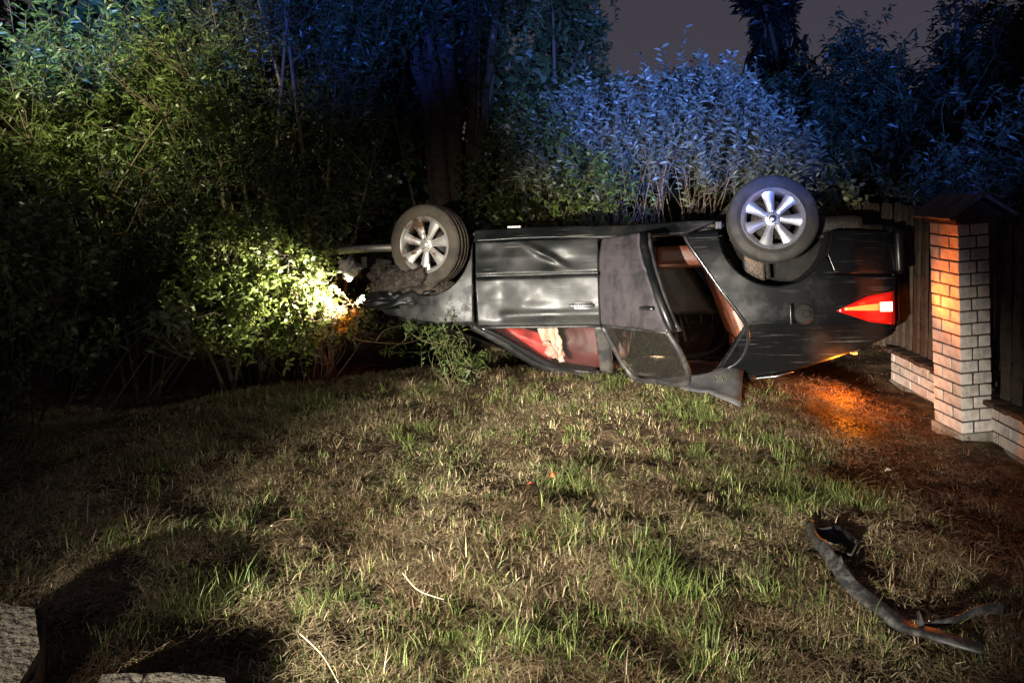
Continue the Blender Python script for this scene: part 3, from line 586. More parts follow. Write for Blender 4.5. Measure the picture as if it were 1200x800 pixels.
# wheels
def lathe(prof, n=48):
    P = []; k = len(prof)
    for i in range(n):
        a = 2 * math.pi * i / n
        for r, y in prof: P.append((r * math.cos(a), y, r * math.sin(a)))
    f = []
    for i in range(n):
        for j in range(k - 1):
            f.append([i * k + j, i * k + j + 1, ((i + 1) % n) * k + j + 1, ((i + 1) % n) * k + j])
    return P, f
tyre_prof = [(.222, -.085), (.26, -.105), (.30, -.108), (.322, -.098), (.332, -.080), (.335, -.045), (.328, -.042), (.328, -.034), (.336, -.03), (.337, 0), (.328, .003), (.328, .010),
             (.336, .014), (.335, .05), (.328, .053), (.328, .06), (.333, .064), (.331, .084), (.320, .100), (.300, .109), (.275, .110), (.270, .112), (.262, .108), (.242, .098), (.226, .088)]
def rim_mesh():
    bm = bmesh.new()
    def add(P, f):
        vs = [bm.verts.new(p) for p in P]
        for q in f: bm.faces.new([vs[i] for i in q])
    add(*lathe([(.205, -.08), (.195, -.02), (.192, .05), (.212, .085), (.232, .098), (.238, .092), (.228, .082), (.212, .07), (.205, .03), (.21, -.06), (.205, -.08)]))
    add(*lathe([(.001, .070), (.05, .070), (.060, .064), (.062, .03), (.001, .02)], 28))
    for k in range(7):
        a = 2 * math.pi * k / 7 + .22; c, s = math.cos(a), math.sin(a); P = []
        for r, wd, y, t in ((.045, .024, .062, .02), (.09, .029, .067, .03), (.14, .037, .074, .03), (.18, .046, .076, .03), (.216, .058, .078, .025)):
            for q, yy in ((-wd, y - .010), (-wd * .45, y + .004), (wd * .45, y + .004), (wd, y - .010), (wd * .9, y - t - .01), (-wd * .9, y - t - .01)):
                P.append((r * c - q * s, yy, r * s + q * c))
        f = [[i * 6 + j, i * 6 + (j + 1) % 6, (i + 1) * 6 + (j + 1) % 6, (i + 1) * 6 + j] for i in range(4) for j in range(6)]
        add(P, f + [[24, 25, 26, 27, 28, 29]])
    bmesh.ops.recalc_face_normals(bm, faces=bm.faces)
    me = bpy.data.meshes.new('rim'); bm.to_mesh(me); bm.free(); return me
def wheel(loc, rot, mt, mr):
    P, f = lathe([(.19, -.085), (.185, 0), (.19, .06), (.20, .06), (.20, -.085), (.19, -.085)], 36)
    wr = pyd('wheel', P, f, M_dark, car, True); wr.location = loc; wr.rotation_euler = rot
    P, f = lathe(tyre_prof, 72); pyd('tyre', P, f, mt, wr, True)
    rm = rim_mesh(); o = link('rim', rm, mr, wr, True)
    e = o.modifiers.new('edges', 'EDGE_SPLIT'); e.split_angle = rad(40)
    P, f = lathe([(.001, .081), (.024, .080), (.030, .074), (.030, .06)], 24); pyd('hub_cap', P, f, M_chrome if mr is M_alloy else mr, wr, True)
    P, f = lathe([(.03, -.02), (.15, -.02), (.15, -.005), (.001, -.005)], 36); pyd('brake_disc', P, f, M_dark, wr, True)
    for k in range(5):
        a = 2 * math.pi * k / 5
        P, f = lathe([(.001, .074), (.006, .073), (.007, .064)], 8); P = [(x + .042 * math.cos(a), y, z + .042 * math.sin(a)) for x, y, z in P]; pyd('wheel_nut', P, f, M_dark, wr)
    return wr
wheel((2.75, .735, .17), (rad(-3), rad(8), 0), M_rubber, M_alloy)
wheel((0.02, .72, .27), (rad(4), rad(20), rad(17)), M_mudtyre, M_mudalloy)
wheel((2.75, -.735, .20), (0, 0, rad(180)), M_rubber, M_alloy)
wheel((0.02, -.72, .28), (0, 0, rad(205)), M_rubber, M_alloy)

# interior
def rounded(name, c, s, m, bev, parent=car, rot=None): 
    bm = bmesh.new(); bm_box(bm, c if rot is None else (0, 0, 0), s, bev, None, 3)
    if rot is not None:
        bmesh.ops.rotate(bm, cent=(0, 0, 0), matrix=rot, verts=bm.verts[:]); bmesh.ops.translate(bm, vec=c, verts=bm.verts[:])
    return from_bm(name, bm, m, parent, True)
for y in (.38, -.38):
    st = rounded('front_seat', (1.12, y, .42), (.52, .50, .16), M_brown, .06)
    rounded('backrest', (1.46, y, .76), (.14, .50, .64), M_brown, .05, st, Matrix.Rotation(rad(14), 3, 'Y'))
    rounded('headrest', (1.57, y, 1.16), (.10, .26, .16), M_brown, .04, st)
sb = rounded('rear_bench', (2.12, 0, .42), (.50, 1.30, .16), M_brown, .05)
rounded('backrest', (2.47, 0, .78), (.16, 1.30, .66), M_brown, .05, sb, Matrix.Rotation(rad(18), 3, 'Y'))
for y in (.42, -.42): rounded('headrest', (2.56, y, 1.17), (.10, .28, .14), M_brown, .04, sb)
rounded('dashboard', (.45, 0, .82), (.42, 1.40, .26), M_black, .06)
tube('steering_wheel', [(.78 + .16 * math.sin(a) * .4, -.36 + .18 * math.cos(a), .86 + .17 * math.sin(a)) for a in np.linspace(0, 6.283, 25)], .016, M_black, car)
rounded('parcel_shelf', (2.78, 0, .98), (.40, 1.30, .03), M_black, .01)
rounded('seat_belt_buckle', (2.12, .52, 1.30), (.16, .08, .025), M_beige, .01)
def cloth(name, xs, zs, y0, m, amp, sc, mask=None, seed=0):
    nx, nz = 28, 20; X, Z = np.meshgrid(np.linspace(*xs, nx), np.linspace(*zs, nz))
    Y = y0 + amp * (fbm(X * sc + seed, Z * sc + 2 * seed, 4) - .5)
    if mask: X, Z, Y = mask(X, Z, Y)
    P = np.stack([X, Y, Z], -1).reshape(-1, 3); i = np.arange(nx * nz).reshape(nz, nx)
    o = pyd(name, P, np.stack([i[:-1, :-1], i[:-1, 1:], i[1:, 1:], i[1:, :-1]], -1).reshape(-1, 4).tolist(), m, car, True)
    s = o.modifiers.new('thickness', 'SOLIDIFY'); s.thickness = .01; return o
def slant(X, Z, Y):                                             # follow the sloping front pillar
    u = (X - .55) / .85; top = np.interp(X, [.55, .8, .96, 1.12, 1.4], [1.03, 1.15, 1.25, 1.31, 1.34]); v = (Z - .93) / .42
    return X, .93 + v * (top - .93), Y + .10 * np.sin(np.clip(v, 0, 1) * 3.14) * 0.8 - .07 * v
M_dred = mat('dark_red_leather', (0.07, 0.008, 0.008), 0.65, ncol=(0.03, 0.006, 0.006), nscale=5)
cloth('seat_cover', (.97, 1.40), (.93, 1.35), .50, M_dred, .12, 4, slant, 3)
def oval(X, Z, Y):
    u = np.clip((X - .55) / .45, 0, 1); top = np.interp(X, [.55, .8, .96, 1.12, 1.4], [1.02, 1.15, 1.25, 1.31, 1.34]); lo = .95 + .10 * u ** 1.5; v = (Z - .93) / .42
    return X, lo + v * (top - lo), Y + .07 * np.sin(np.clip(v, 0, 1) * 3.14) * np.sin(u * 2.6 + .3) - .05 * v
cloth('seat_side', (.55, 1.0), (.93, 1.35), .62, M_red, .05, 5, oval, 3)
def bag1(X, Z, Y):
    u = (X - .93) / .21; v = (Z - .93) / .28; e = fbm(v * 4 + 3, u * 3 + 9, 3) - .5
    return .985 + (u - .5) * (.16 - .05 * v) + .06 * v + .05 * e, .94 + (Z - .93) * (1 - .3 * np.abs(u - .4)) + .04 * (fbm(u * 6, v * 2, 3) - .5) * v, Y + .05 * np.abs(np.sin(u * 7 + 2 * v)) - .03 * v
cloth('curtain_airbag', (.93, 1.14), (.93, 1.21), .64, M_beige, .14, 9, bag1, 11)
def bag2(X, Z, Y):
    u = (X - .90) / .2; v = (Z - 1.08) / .2; e = fbm(v * 5 + 13, u * 5 + 2, 3) - .5
    return .935 + u * .15 + .06 * e + .03 * v, 1.09 + v * (.10 + .06 * u) + .07 * e, Y + .04 * np.abs(np.sin(u * 4 + v * 5))
cloth('driver_airbag', (.90, 1.10), (1.08, 1.28), .625, M_pinkcloth, .10, 9, bag2, 5)

rounded('courtesy_lamp', (1.55, 0, 1.375), (.16, .09, .03), M_beige, .008)
# crushed nose
def lump(name, c, s, m, parent, amp=.25, sub=3, seed=0, sc=3.0):
    bm = bmesh.new(); bmesh.ops.create_icosphere(bm, subdivisions=sub, radius=1.0)
    for v in bm.verts:
        p = v.co.copy(); k = 1 + amp * ((fbm(p.x * sc + p.z * 2.1 + seed, p.y * sc - p.z * 1.7 + seed * 2, 4) - .5) * 3)
        v.co = Vector((c[0] + p.x * k * s[0], c[1] + p.y * k * s[1], c[2] + p.z * k * s[2]))
    return from_bm(name, bm, m, parent, True)
lump('engine_block', (-.25, 0, .52), (.34, .48, .24), M_dark, car, .5, 4, 2, 4)
lump('mud_clump', (-.13, .70, .60), (.24, .12, .13), M_mud, car, .7, 4, 5, 4)
lump('mud_clump', (-.42, .55, .52), (.13, .14, .12), M_mud, car, .6, 4, 9, 4)
lump('crushed_wing', (-.20, .70, .72), (.30, .10, .09), M_paint, car, .8, 4, 15, 5)
tube('crash_beam', [(-.88, .50, .285), (-.55, .52, .275), (-.15, .50, .27)], [.034, .036, .036], M_bare, car, 4, False)
bm = bmesh.new(); bm_box(bm, (-.60, 0, .40), (.05, 1.25, .10), .01); from_bm('bumper_beam', bm, M_dark, car)
lump('torn_bumper_piece', (-.84, .36, .44), (.09, .10, .08), M_bare, car, .6, 4, 21, 3)
rounded('headlight', (-.38, .50, .66), (.10, .26, .16), M_black, .03)
hl = [o for o in car.children if o.name.startswith('headlight')][0]
bm = bmesh.new(); bm_box(bm, (-.432, .50, .66), (.012, .18, .10), .004); from_bm('lens', bm, M_headlens, hl)
bm = bmesh.new(); bm_box(bm, (-.435, .61, .70), (.014, .06, .06), .004); fi = from_bm('indicator', bm, M_orange, hl)
# scattered debris bolts along the wheel top
tube('brake_line', [(-.02, .66, -.06), (-.05, .74, -.055), (-.09, .80, -.03)], .010, M_bare, car)

# tail light
def lens(name, pts, off, m, parent, n=8):
    up_, lo = pts; return patch(name, up_, lo, 12, n, m, parent, off=off, thick=.02)
tl = lens('tail_light', ([(3.17, .865), (3.40, .765), (3.60, .735)], [(3.17, .872), (3.40, .955), (3.605, .985)]), .012, M_redlens, car)
lens('indicator_band', ([(3.22, .848), (3.40, .828), (3.48, .822)], [(3.22, .865), (3.40, .872), (3.48, .872)]), .016, M_amber, tl)
lens('lit_bulb_window', ([(3.485, .815), (3.58, .812)], [(3.485, .880), (3.58, .882)]), .016, M_whitelens, tl)
bm = bmesh.new(); bm_box(bm, (3.648, .52, .86), (.02, .22, .20), .004); rl = from_bm('rear_lens', bm, M_redlens, tl)
# filler flap hanging open, lamp hanging under the boot edge
P_, f_ = lathe([(.001, 0), (.06, 0), (.075, -.01), (.08, -.03), (.001, -.035)], 20)
ff = pyd('filler_recess', [(x + 2.93, .893 + y, z + .885) for x, y, z in P_], f_, M_liner, car, True)
bm = bmesh.new(); bm_box(bm, (2.835, .93, .885), (.018, .09, .15), .006, Matrix.Rotation(rad(20), 3, 'Z')); from_bm('filler_flap', bm, M_paint, ff, True)
P_, f_ = lathe([(.001, .02), (.03, .018), (.032, 0)], 14); pyd('filler_cap', [(x + 2.95, .893 + y, z + .885) for x, y, z in P_], f_, M_liner, ff, True)
bl = rounded('boot_lamp', (3.36, .40, 1.19), (.05, .22, .04), M_black, .01, car, Matrix.Rotation(rad(23), 3, 'Y'))
bm = bmesh.new(); bm_box(bm, (3.365, .40, 1.216), (.03, .18, .012), .003, None); from_bm('lens', bm, M_orange, bl)
bpy.context.view_layer.update()
CM = car.matrix_world.copy()
def cw(x, y, z): return CM @ Vector((x, y, z))
def point(name, loc, power, color, r=0.03):
    l = bpy.data.lights.new(name, 'POINT'); l.energy = power; l.color = color; l.shadow_soft_size = r
    o = bpy.data.objects.new(name, l); COL.objects.link(o); o.location = loc; return o
spot('car_headlight_beam', cw(-.56, .56, .70), wp(318, 345, 6.75), 1350, (1.0, .95, .80), 31, 1.0, .04)
spot('front_indicator_glow', wp(416, 350, 6.15), wp(385, 364, 6.6), 55, (1.0, .20, .02), 38, .9, .02)
point('boot_lamp_glow', cw(3.26, .62, 1.39), 22, (1.0, .25, .015))
spot('rear_indicator_glow', cw(3.56, .93, .84), cw(3.90, 1.6, .74), 46, (1.0, .18, .02), 58, .8, .03)
point('courtesy_lamp_glow', cw(1.85, .15, 1.20), 5.5, (1.0, .62, .36), .05)
point('tail_light_glow', cw(3.45, .93, .84), 0.6, (1.0, .10, .02))

# torn dark panel on the grass in front of the open door
def ground_sheet(name, label, cat, corners, m, z, n=(16, 8), amp=.02, thick=.008):
    c = np.array(corners, float); u = np.linspace(0, 1, n[0])[None, :, None]; v = np.linspace(0, 1, n[1])[:, None, None]
    g = (c[0] * (1 - u) + c[1] * u) * (1 - v) + (c[3] * (1 - u) + c[2] * u) * v
    zz = gh(g[..., 0], g[..., 1]) + z + g[..., 2] + amp * (fbm(g[..., 0] * 5, g[..., 1] * 5, 3) - .5) * 2
    P = np.stack([g[..., 0], g[..., 1], zz], -1).reshape(-1, 3); o0 = P.mean(0); i = np.arange(len(P)).reshape(n[1], n[0])
    o = pyd(name, P - o0, np.stack([i[:-1, :-1], i[:-1, 1:], i[1:, 1:], i[1:, :-1]], -1).reshape(-1, 4).tolist(), m, None, True); o.location = o0
    s = o.modifiers.new('thickness', 'SOLIDIFY'); s.thickness = thick; return tag(o, label, cat)
M_panel = mat('grey_plastic_panel', (0.05, 0.05, 0.055), 0.5, ncol=(0.10, 0.095, 0.09), nscale=6)
a, b, c_, d_ = gp(738, 462), gp(868, 492), gp(872, 462), gp(745, 446)
ground_sheet('torn_plastic_panel', 'torn dark grey plastic panel lying on grass below the open rear door', 'panel',
             [(a[0], a[1], 0), (b[0], b[1], .02), (c_[0], c_[1], .06), (d_[0], d_[1], .05)], M_panel, .035)

# detached bumper strip
M_strip = mat('scuffed_plastic', (0.020, 0.0195, 0.019), 0.42, ncol=(0.07, 0.067, 0.063), nscale=30, rvar=.2)
def strip():
    px = [(948, 615), (958, 642), (976, 666), (1002, 690), (1040, 712), (1082, 735), (1120, 750), (1152, 758)]
    C0 = np.array([gp(x, y, .05) for x, y in px]); C0 = smooth_path(C0, 40); o0 = C0[20].copy(); o0[2] = gh(o0[0], o0[1])
    root = empty('bumper_strip', tuple(o0)); tag(root, 'broken grey plastic bumper strip curving across the grass', 'bumper')
    T = np.gradient(C0, axis=0); T /= np.linalg.norm(T, axis=1, keepdims=True); N = np.stack([-T[:, 1], T[:, 0], 0 * T[:, 0]], 1)
    prof = [(-.050, -.016), (-.052, .000), (-.034, .010), (-.010, .003), (.036, .008), (.050, -.006)]
    P = []
    for i in range(40):
        t = i / 39; k = .30 + .24 * math.sin(t * 3.0) + random.uniform(-.012, .012); zz = gh(C0[i, 0], C0[i, 1]) + .04 + .015 * math.sin(t * 9) + .035 * (1 - t)
        tw = .75 - .55 * t + .25 * math.sin(t * 7)
        for w_, h_ in [(a_ + (random.uniform(-.008, .008) if q_ in (0, 5) else 0), b_ + (random.uniform(-.012, .006) if q_ in (0, 5) else 0)) for q_, (a_, b_) in enumerate(prof)]:
            c, s = math.cos(tw), math.sin(tw); ww = (w_ * c - h_ * s) * k; hh = (w_ * s + h_ * c) * k
            P.append(np.array([C0[i, 0] + N[i, 0] * ww, C0[i, 1] + N[i, 1] * ww, zz + hh]) - o0)
    f = [[i * 6 + j, i * 6 + j + 1, (i + 1) * 6 + j + 1, (i + 1) * 6 + j] for i in range(39) for j in range(5)]
    o = pyd('strip', P, f, M_strip, root, True); s = o.modifiers.new('thickness', 'SOLIDIFY'); s.thickness = .005
    # curled end flap
    cs = [gp(955, 622, .06), gp(985, 622, .06), gp(1006, 640, .05), gp(998, 662, .04), gp(975, 660, .04)]
    cc = np.mean(cs, 0); P = []
    for k, p in enumerate(cs):
        for q in (1.0, .55): z = gh(p[0], p[1]) + (.085 if q == 1 else .035); P.append(np.array([cc[0] + (p[0] - cc[0]) * q, cc[1] + (p[1] - cc[1]) * q, z]) - o0)
    f = [[2 * k, 2 * k + 1, 2 * k + 3, 2 * k + 2] for k in range(4)]
    o = pyd('curled_flap', P, f, M_strip, root, True); s = o.modifiers.new('thickness', 'SOLIDIFY'); s.thickness = .005
    # thin side arm
    q = smooth_path([gp(1072, 730, .05), gp(1110, 728, .05), gp(1150, 716, .06), gp(1178, 704, .09)], 14); P = []
    for i, p in enumerate(q):
        z = gh(p[0], p[1]) + .045 + .03 * i / 13; h = .006 + .012 * i / 13
        P += [p * [1, 1, 0] + [0, 0, z - h] - o0, p * [1, 1, 0] + [.004, .012, z + h] - o0]
    f = [[2 * i, 2 * i + 1, 2 * i + 3, 2 * i + 2] for i in range(13)]
    o = pyd('side_arm', P, f, M_strip, root, True); s = o.modifiers.new('thickness', 'SOLIDIFY'); s.thickness = .006
    for t in (8, 13, 27):
        b0 = C0[t] - o0; b0[2] = gh(C0[t, 0], C0[t, 1]) + .06 - o0[2]
        pyd('clip', [b0 + d for d in ([0, 0, 0], [.025, .004, 0], [.012, .012, .05], [.002, .006, .045])], [[0, 1, 2, 3]], M_strip, root).modifiers.new('thickness', 'SOLIDIFY').thickness = .004
strip()

# ---------------------------------------------------------------- brick pillar, low walls, picket fence
M_brick = mat('white_brick', (0.52, 0.47, 0.43), 0.8, spec=.25, ncol=(0.34, 0.30, 0.27), nscale=11, bump=.35, bscale=40)
M_brick2 = mat('greyed_brick', (0.44, 0.40, 0.36), 0.85, spec=.2, ncol=(0.26, 0.23, 0.20), nscale=13, bump=.4, bscale=40)
M_brick3 = mat('pinkish_brick', (0.50, 0.41, 0.36), 0.8, spec=.25, ncol=(0.36, 0.28, 0.24), nscale=9, bump=.35, bscale=40)
M_mortar = mat('mortar', (0.05, 0.044, 0.04), 0.95, spec=.1, bump=.5, bscale=80)
M_conc = mat('concrete', (0.22, 0.205, 0.18), 0.9, spec=.2, ncol=(0.13, 0.12, 0.10), nscale=10, bump=.5, bscale=30)
M_wood = mat('weathered_wood', (0.060, 0.037, 0.025), 0.8, spec=.2, ncol=(0.03, 0.02, 0.015), nscale=12, bump=.4, bscale=60)
M_wood2 = mat('grey_weathered_wood', (0.068, 0.052, 0.040), 0.8, spec=.2, ncol=(0.035, 0.027, 0.02), nscale=12, bump=.4, bscale=60)
M_cap = mat('cap_board', (0.11, 0.085, 0.068), 0.8, spec=.2, ncol=(0.055, 0.043, 0.034), nscale=12, bump=.4)
BR = [M_brick, M_brick2, M_brick3, M_brick]
_bc = {}
def brick(c, s, parent, rz=0):
    k = (round(s[0], 3), round(s[1], 3), round(s[2], 3), random.randrange(4))
    if k not in _bc:
        bm = bmesh.new(); bm_box(bm, (0, 0, 0), s, .004, None, 1)
        for v in bm.verts: v.co += Vector([random.uniform(-.0012, .0012) for _ in range(3)])
        me = bpy.data.meshes.new('brick'); bmesh.ops.recalc_face_normals(bm, faces=bm.faces); bm.to_mesh(me); bm.free(); me.materials.append(BR[k[3]]); _bc[k] = me
    o = bpy.data.objects.new('brick', _bc[k]); COL.objects.link(o); o.parent = parent
    o.location = (c[0] + random.uniform(-.0015, .0015), c[1] + random.uniform(-.0015, .0015), c[2]); o.rotation_euler = (0, 0, rz + random.uniform(-.006, .006)); return o
PB = gp(1128, 523, -.16)
pil = empty('brick_pillar', (PB[0], PB[1], -.16), (0, rad(-2.2), rad(4)))
tag(pil, 'white brick gate pillar with a pitched wooden cap, lit orange by the car lamp', 'pillar')
PX, PY, CH = .20, .285, .0785
box('plinth', (PX / 2, PY / 2, .02), (PX + .03, PY + .03, .12), M_conc, pil, .008)
NCR = 17
for k in range(NCR):
    z = .085 + CH * k + .032
    for x0, x1, y0, y1 in ((0, .075, 0, .185), (0, .115, .195, .285), (.125, .20, .10, .285), (.085, .20, 0, .09)):
        if k % 2: y0, y1 = PY - y1, PY - y0
        brick(((x0 + x1) / 2, (y0 + y1) / 2, z), (x1 - x0, y1 - y0, .0685), pil)
box('mortar_core', (PX / 2, PY / 2, .085 + CH * NCR / 2), (PX - .010, PY - .010, CH * NCR - .004), M_mortar, pil)
zt = .085 + CH * NCR
cap = box('cap_slab', (PX / 2, PY / 2, zt + .012), (PX + .06, PY + .06, .028), M_wood, pil, .004)
pyd('gable_board', [(-.05, -.045, zt + .027), (PX + .09, -.045, zt + .027), (PX / 2 + .02, -.045, zt + .135), (-.05, PY + .045, zt + .027), (PX + .09, PY + .045, zt + .027), (PX / 2 + .02, PY + .045, zt + .135)],
    [[0, 1, 2], [3, 5, 4], [0, 2, 5, 3], [1, 4, 5, 2], [0, 3, 4, 1]], M_wood, cap)
an = math.atan2(.108, PX / 2 + .07)
for sd in (-1, 1):
    for j in range(3):
        ln = .24; cx = PX / 2 + .02 + sd * .118; yy = -.065 + j * .135 + .055
        bm = bmesh.new(); bm_box(bm, (0, 0, 0), (ln, .128, .02), .003, Matrix.Rotation(sd * an, 3, 'Y')); o = from_bm('roof_board', bm, M_cap, cap); o.location = (cx, yy, zt + .096 + random.uniform(-.002, .002))

def low_wall(label, p0, p1, courses, zb):
    p0 = np.array(p0); p1 = np.array(p1); L = np.linalg.norm((p1 - p0)[:2]); ang = math.atan2(p1[1] - p0[1], p1[0] - p0[0])
    r = empty('low_wall', (p0[0], p0[1], zb), (0, 0, ang)); tag(r, label, 'wall')
    box('footing', (L / 2, -.09, -.03), (L, .20, .10), M_conc, r, .005)
    box('mortar_core', (L / 2, -.09, .02 + courses * CH / 2), (L - .012, .168, courses * CH - .006), M_mortar, r)
    for k in range(courses):
        x = -.13 * (k % 2)
        while x < L - .03:
            a0 = max(x, 0); a1 = min(x + .25, L)
            if a1 - a0 > .04: 
                for yy in (-.03, -.15): brick(((a0 + a1) / 2, yy, .02 + CH * k + .033), (a1 - a0, .06, .0685), r)
            x += .26
    x = 0
    while x < L - .05:
        wd = random.uniform(.11, .15); box('coping_board', (x + wd / 2, -.08 + random.uniform(-.01, .02), .02 + courses * CH + .022 + random.uniform(-.003, .003)), (wd - .012, .25, .03), M_wood, r, .004, Matrix.Rotation(random.uniform(-.06, .06), 3, 'Z')); x += wd
    return r
wr0 = gp(1152, 517, -.16)
# both walls run along the plot boundary, front faces towards the verge (local +y)
low_wall('low white brick wall running toward the road on the near side of the pillar', (wr0[0] - .005, 2.6, 0), (wr0[0] + .015, wr0[1] + .02, 0), 3, -.16)
wl0 = gp(1092, 474, -.16); wl1 = gp(1044, 447, -.16)
low_wall('short low white brick wall between the pillar and the car tail', (wl0[0], wl0[1] - .45, 0), (wl1[0], wl1[1], 0), 3, -.16)

def picket_mesh(h, wv, seed):
    n = 12; L_ = []; R_ = []; rg = np.random.default_rng(seed); ph = rg.uniform(0, 6, 2); wdt = .034
    for i in range(n):
        z = h * i / (n - 1)
        L_.append((-wdt + wv * math.sin(z * 14 + ph[0]) + rg.normal(0, .0015), z)); R_.append((wdt + wv * math.sin(z * 12 + ph[1]) + rg.normal(0, .0015), z))
    out = L_ + [(-.018, h + .03), (.015, h + .035)] + R_[::-1]; m = len(out)
    V = [(x, -.011, z) for x, z in out] + [(x, .011, z) for x, z in out]
    f = [list(range(m))[::-1], list(range(m, 2 * m))] + [[i, (i + 1) % m, m + (i + 1) % m, m + i] for i in range(m)]
    me = bpy.data.meshes.new('picket'); me.from_pydata(V, [], f); me.update(); return me
def fence(label, p0, p1, h, zb, pitch, wv, lean=0):
    p0 = np.array(p0, float); p1 = np.array(p1, float); L = np.linalg.norm(p1 - p0); ang = math.atan2(p1[1] - p0[1], p1[0] - p0[0])
    r = empty('picket_fence', (p0[0], p0[1], zb), (lean, 0, ang)); tag(r, label, 'fence')
    ms = [picket_mesh(h, wv, s) for s in range(6)]
    for i, me in enumerate(ms): me.materials.append(M_wood if i % 2 else M_wood2)
    for i in range(int(L / pitch)):
        o = link('picket', random.choice(ms), None, r); o.location = (pitch * (i + .5), 0, random.uniform(-.012, .012)); o.rotation_euler = (random.uniform(-.01, .01), random.uniform(-.02, .02), random.uniform(-.08, .08))
    for z in (.22, h - .25): box('rail', (L / 2, -.032, z), (L, .036, .06), M_wood, r, .004)
    for x in (.05, L / 2, L - .05): box('post', (x, -.075, h / 2 - .05), (.05, .05, h), M_wood, r, .004)
    return r
fence('brown picket fence with wavy edged boards right beside the brick pillar', (wr0[0] + .11, 2.6), (wr0[0] + .09, wr0[1] + .02), 1.10, .11, .115, .006)
fence('long weathered picket fence running back behind the overturned car tail', (wl0[0] + .09, wl0[1] - .45), (wl0[0] + .13, 9.6), 1.21, .06, .115, .003)

# ---------------------------------------------------------------- stones, twigs, fallen branch
M_stone = mat('stone', (0.085, 0.072, 0.056), 0.9, spec=.15, ncol=(0.04, 0.036, 0.028), nscale=9, bump=.7, bscale=35)
def stone(label, pts, z0, z1, seed):
    c = np.mean(pts, 0); bm = bmesh.new()
    lo = [bm.verts.new((p[0] - c[0], p[1] - c[1], z0)) for p in pts]; hi = [bm.verts.new(((p[0] - c[0]) * .97, (p[1] - c[1]) * .97, z1)) for p in pts]
    n = len(pts); bm.faces.new(lo[::-1]); bm.faces.new(hi)
    for i in range(n): bm.faces.new([lo[i], lo[(i + 1) % n], hi[(i + 1) % n], hi[i]])
    bmesh.ops.bevel(bm, geom=bm.edges[:], offset=.028, segments=3, affect='EDGES')
    bmesh.ops.triangulate(bm, faces=bm.faces[:]); bmesh.ops.subdivide_edges(bm, edges=bm.edges[:], cuts=3, use_grid_fill=False)
    for v in bm.verts:
        k = float(fbm(v.co.x * 9 + seed, v.co.y * 9 + v.co.z * 7, 4)) - .5; v.co += Vector((k * .02, -k * .02, k * .035))
    o = from_bm('stone_block', bm, M_stone, None, True); o.location = (c[0], c[1], 0); e = o.modifiers.new('edges', 'EDGE_SPLIT'); e.split_angle = rad(35)
    return tag(o, label, 'stone')
p1 = gp(52, 706, .18); p2 = gp(-40, 694, .18)
stone('square cut grey stone block with a steep dark side, half out of the grass', [p1, p2, gp(-60, 830, .18), gp(30, 812, .18), gp(48, 760, .18)], -.1, .18, 3)
stone('low flat stone slab sunk in the grass beside the square block', [gp(275, 787, .09), gp(190, 780, .09), gp(108, 784, .09), gp(80, 860, .09), gp(300, 880, .09)], -.1, .09, 8)
M_straw = mat('straw', (0.38, 0.30, 0.18), 0.7)
def twig(label, pts, r):
    P = np.array([gp(x, y, .05) for x, y in pts]); P[:, 2] = gh(P[:, 0], P[:, 1]) + .055; P[0, 2] += .01; o0 = P[0].copy()
    o = tube('dry_twig', smooth_path(P, 10) - o0, np.linspace(r, r * .5, 10), M_straw, None, 5); o.location = o0; return tag(o, label, 'twig', 'dry twigs on the grass')
twig('short straight pale twig lying on the brown grass', [(318, 620), (330, 612), (345, 606)], .004)
twig('bent thin straw stalk beside the flat stone slab', [(352, 748), (378, 772), (398, 802)], .003)
twig('thin forked stalk on the dark dry grass', [(472, 676), (490, 692), (520, 702)], .003)

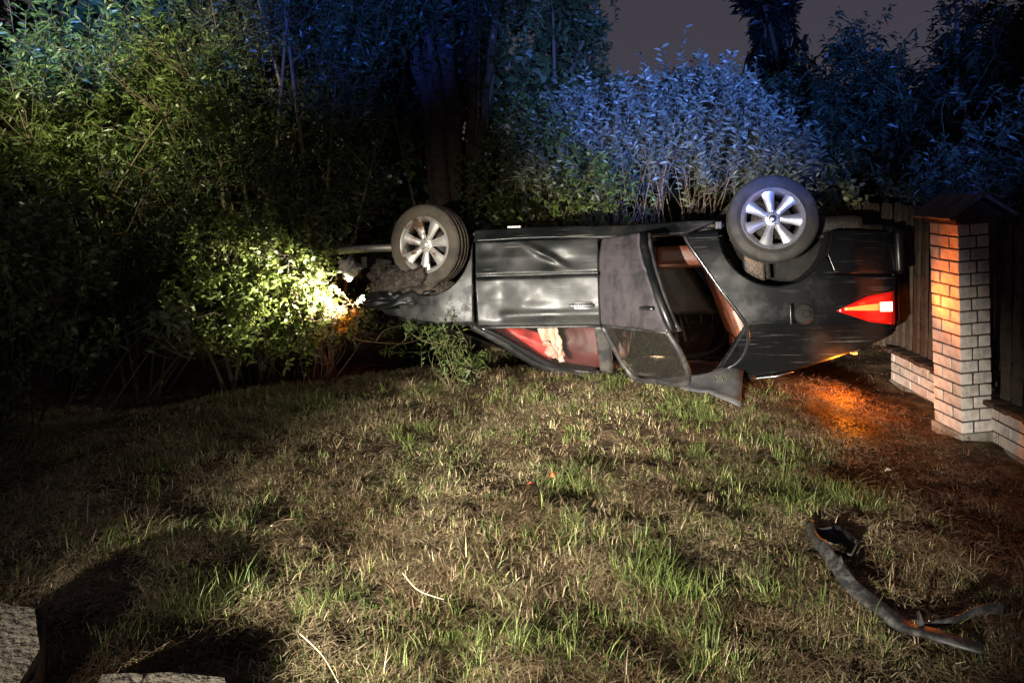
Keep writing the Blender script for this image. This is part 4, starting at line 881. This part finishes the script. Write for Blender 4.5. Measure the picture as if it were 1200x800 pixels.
def branch():
    o0 = gp(470, 405, -.05); b = np.array([o0[0], o0[1], float(gh(o0[0], o0[1]))]); Y = b[1]
    root = empty('fallen_branch', tuple(b)); tag(root, 'fallen leafy branch with a bent pale stem below the front wheel', 'branch')
    paths = [[(412, 397), (440, 401), (472, 403)], [(440, 401), (452, 386), (480, 380), (515, 370)], [(470, 402), (490, 385), (505, 375)], [(472, 403), (500, 398), (530, 408)], [(480, 380), (500, 384), (535, 372)], [(470, 402), (455, 412), (500, 412)]]
    P = []; D = []; g = Bag()
    for k, pa in enumerate(paths):
        q = smooth_path([wp(x, y, Y + .06 * k - .1) for x, y in pa], 12); g.tube(q - b, np.linspace(.008, .003, 12) if k < 2 else np.linspace(.005, .002, 12), 5, np.array([.26, .21, .12]))
        if k:
            for i in range(3, 12):
                for _ in range(8): P.append(q[i] - b + RNG.normal(0, .035, 3)); D.append((q[min(i + 1, 11)] - q[i - 1]) * 6 + RNG.normal(0, .6, 3))
    g.build('stem', M_twig, root); P = np.array(P); D = np.array(D); n = len(P)
    V, T, C = leaf_arrays(P, D, RNG.uniform(.05, .10, n), RNG.uniform(.012, .02, n), np.array([.07, .12, .03]) + np.array([.07, .07, .02]) * RNG.random((n, 1)), .3)
    link('foliage', tri_mesh('foliage', V, T, C), M_leaf, root)['kind'] = 'stuff'
branch()

M_shard = mat('red_plastic', (0.35, 0.05, 0.02), 0.3)
def shard(label, px, py, sz, m):
    p = gp(px, py, .04); z = float(gh(p[0], p[1])) + .045; n = random.randint(4, 6)
    P = [(sz * random.uniform(.5, 1.2) * math.cos(6.283 * k / n), sz * random.uniform(.3, .8) * math.sin(6.283 * k / n), random.uniform(-.006, .012)) for k in range(n)]
    o = pyd('plastic_shard', P + [(0, 0, .012)], [[k, (k + 1) % n, n] for k in range(n)], m); o.location = (p[0], p[1], z); o.rotation_euler = (.2, -.2, random.uniform(0, 6))
    o.modifiers.new('thickness', 'SOLIDIFY').thickness = .003; tag(o, label, 'debris', 'crash debris on the grass')
shard('red brown plastic shard lying alone in the middle of the dry grass', 622, 562, .035, M_shard)
shard('small orange shard lying next to the larger red brown one', 648, 556, .022, M_shard)
shard('black plastic shard on the grass close to the open rear door', 700, 470, .03, M_black)
shard('pale broken trim fragment on the bare soil before the pillar', 1040, 540, .03, M_bare)
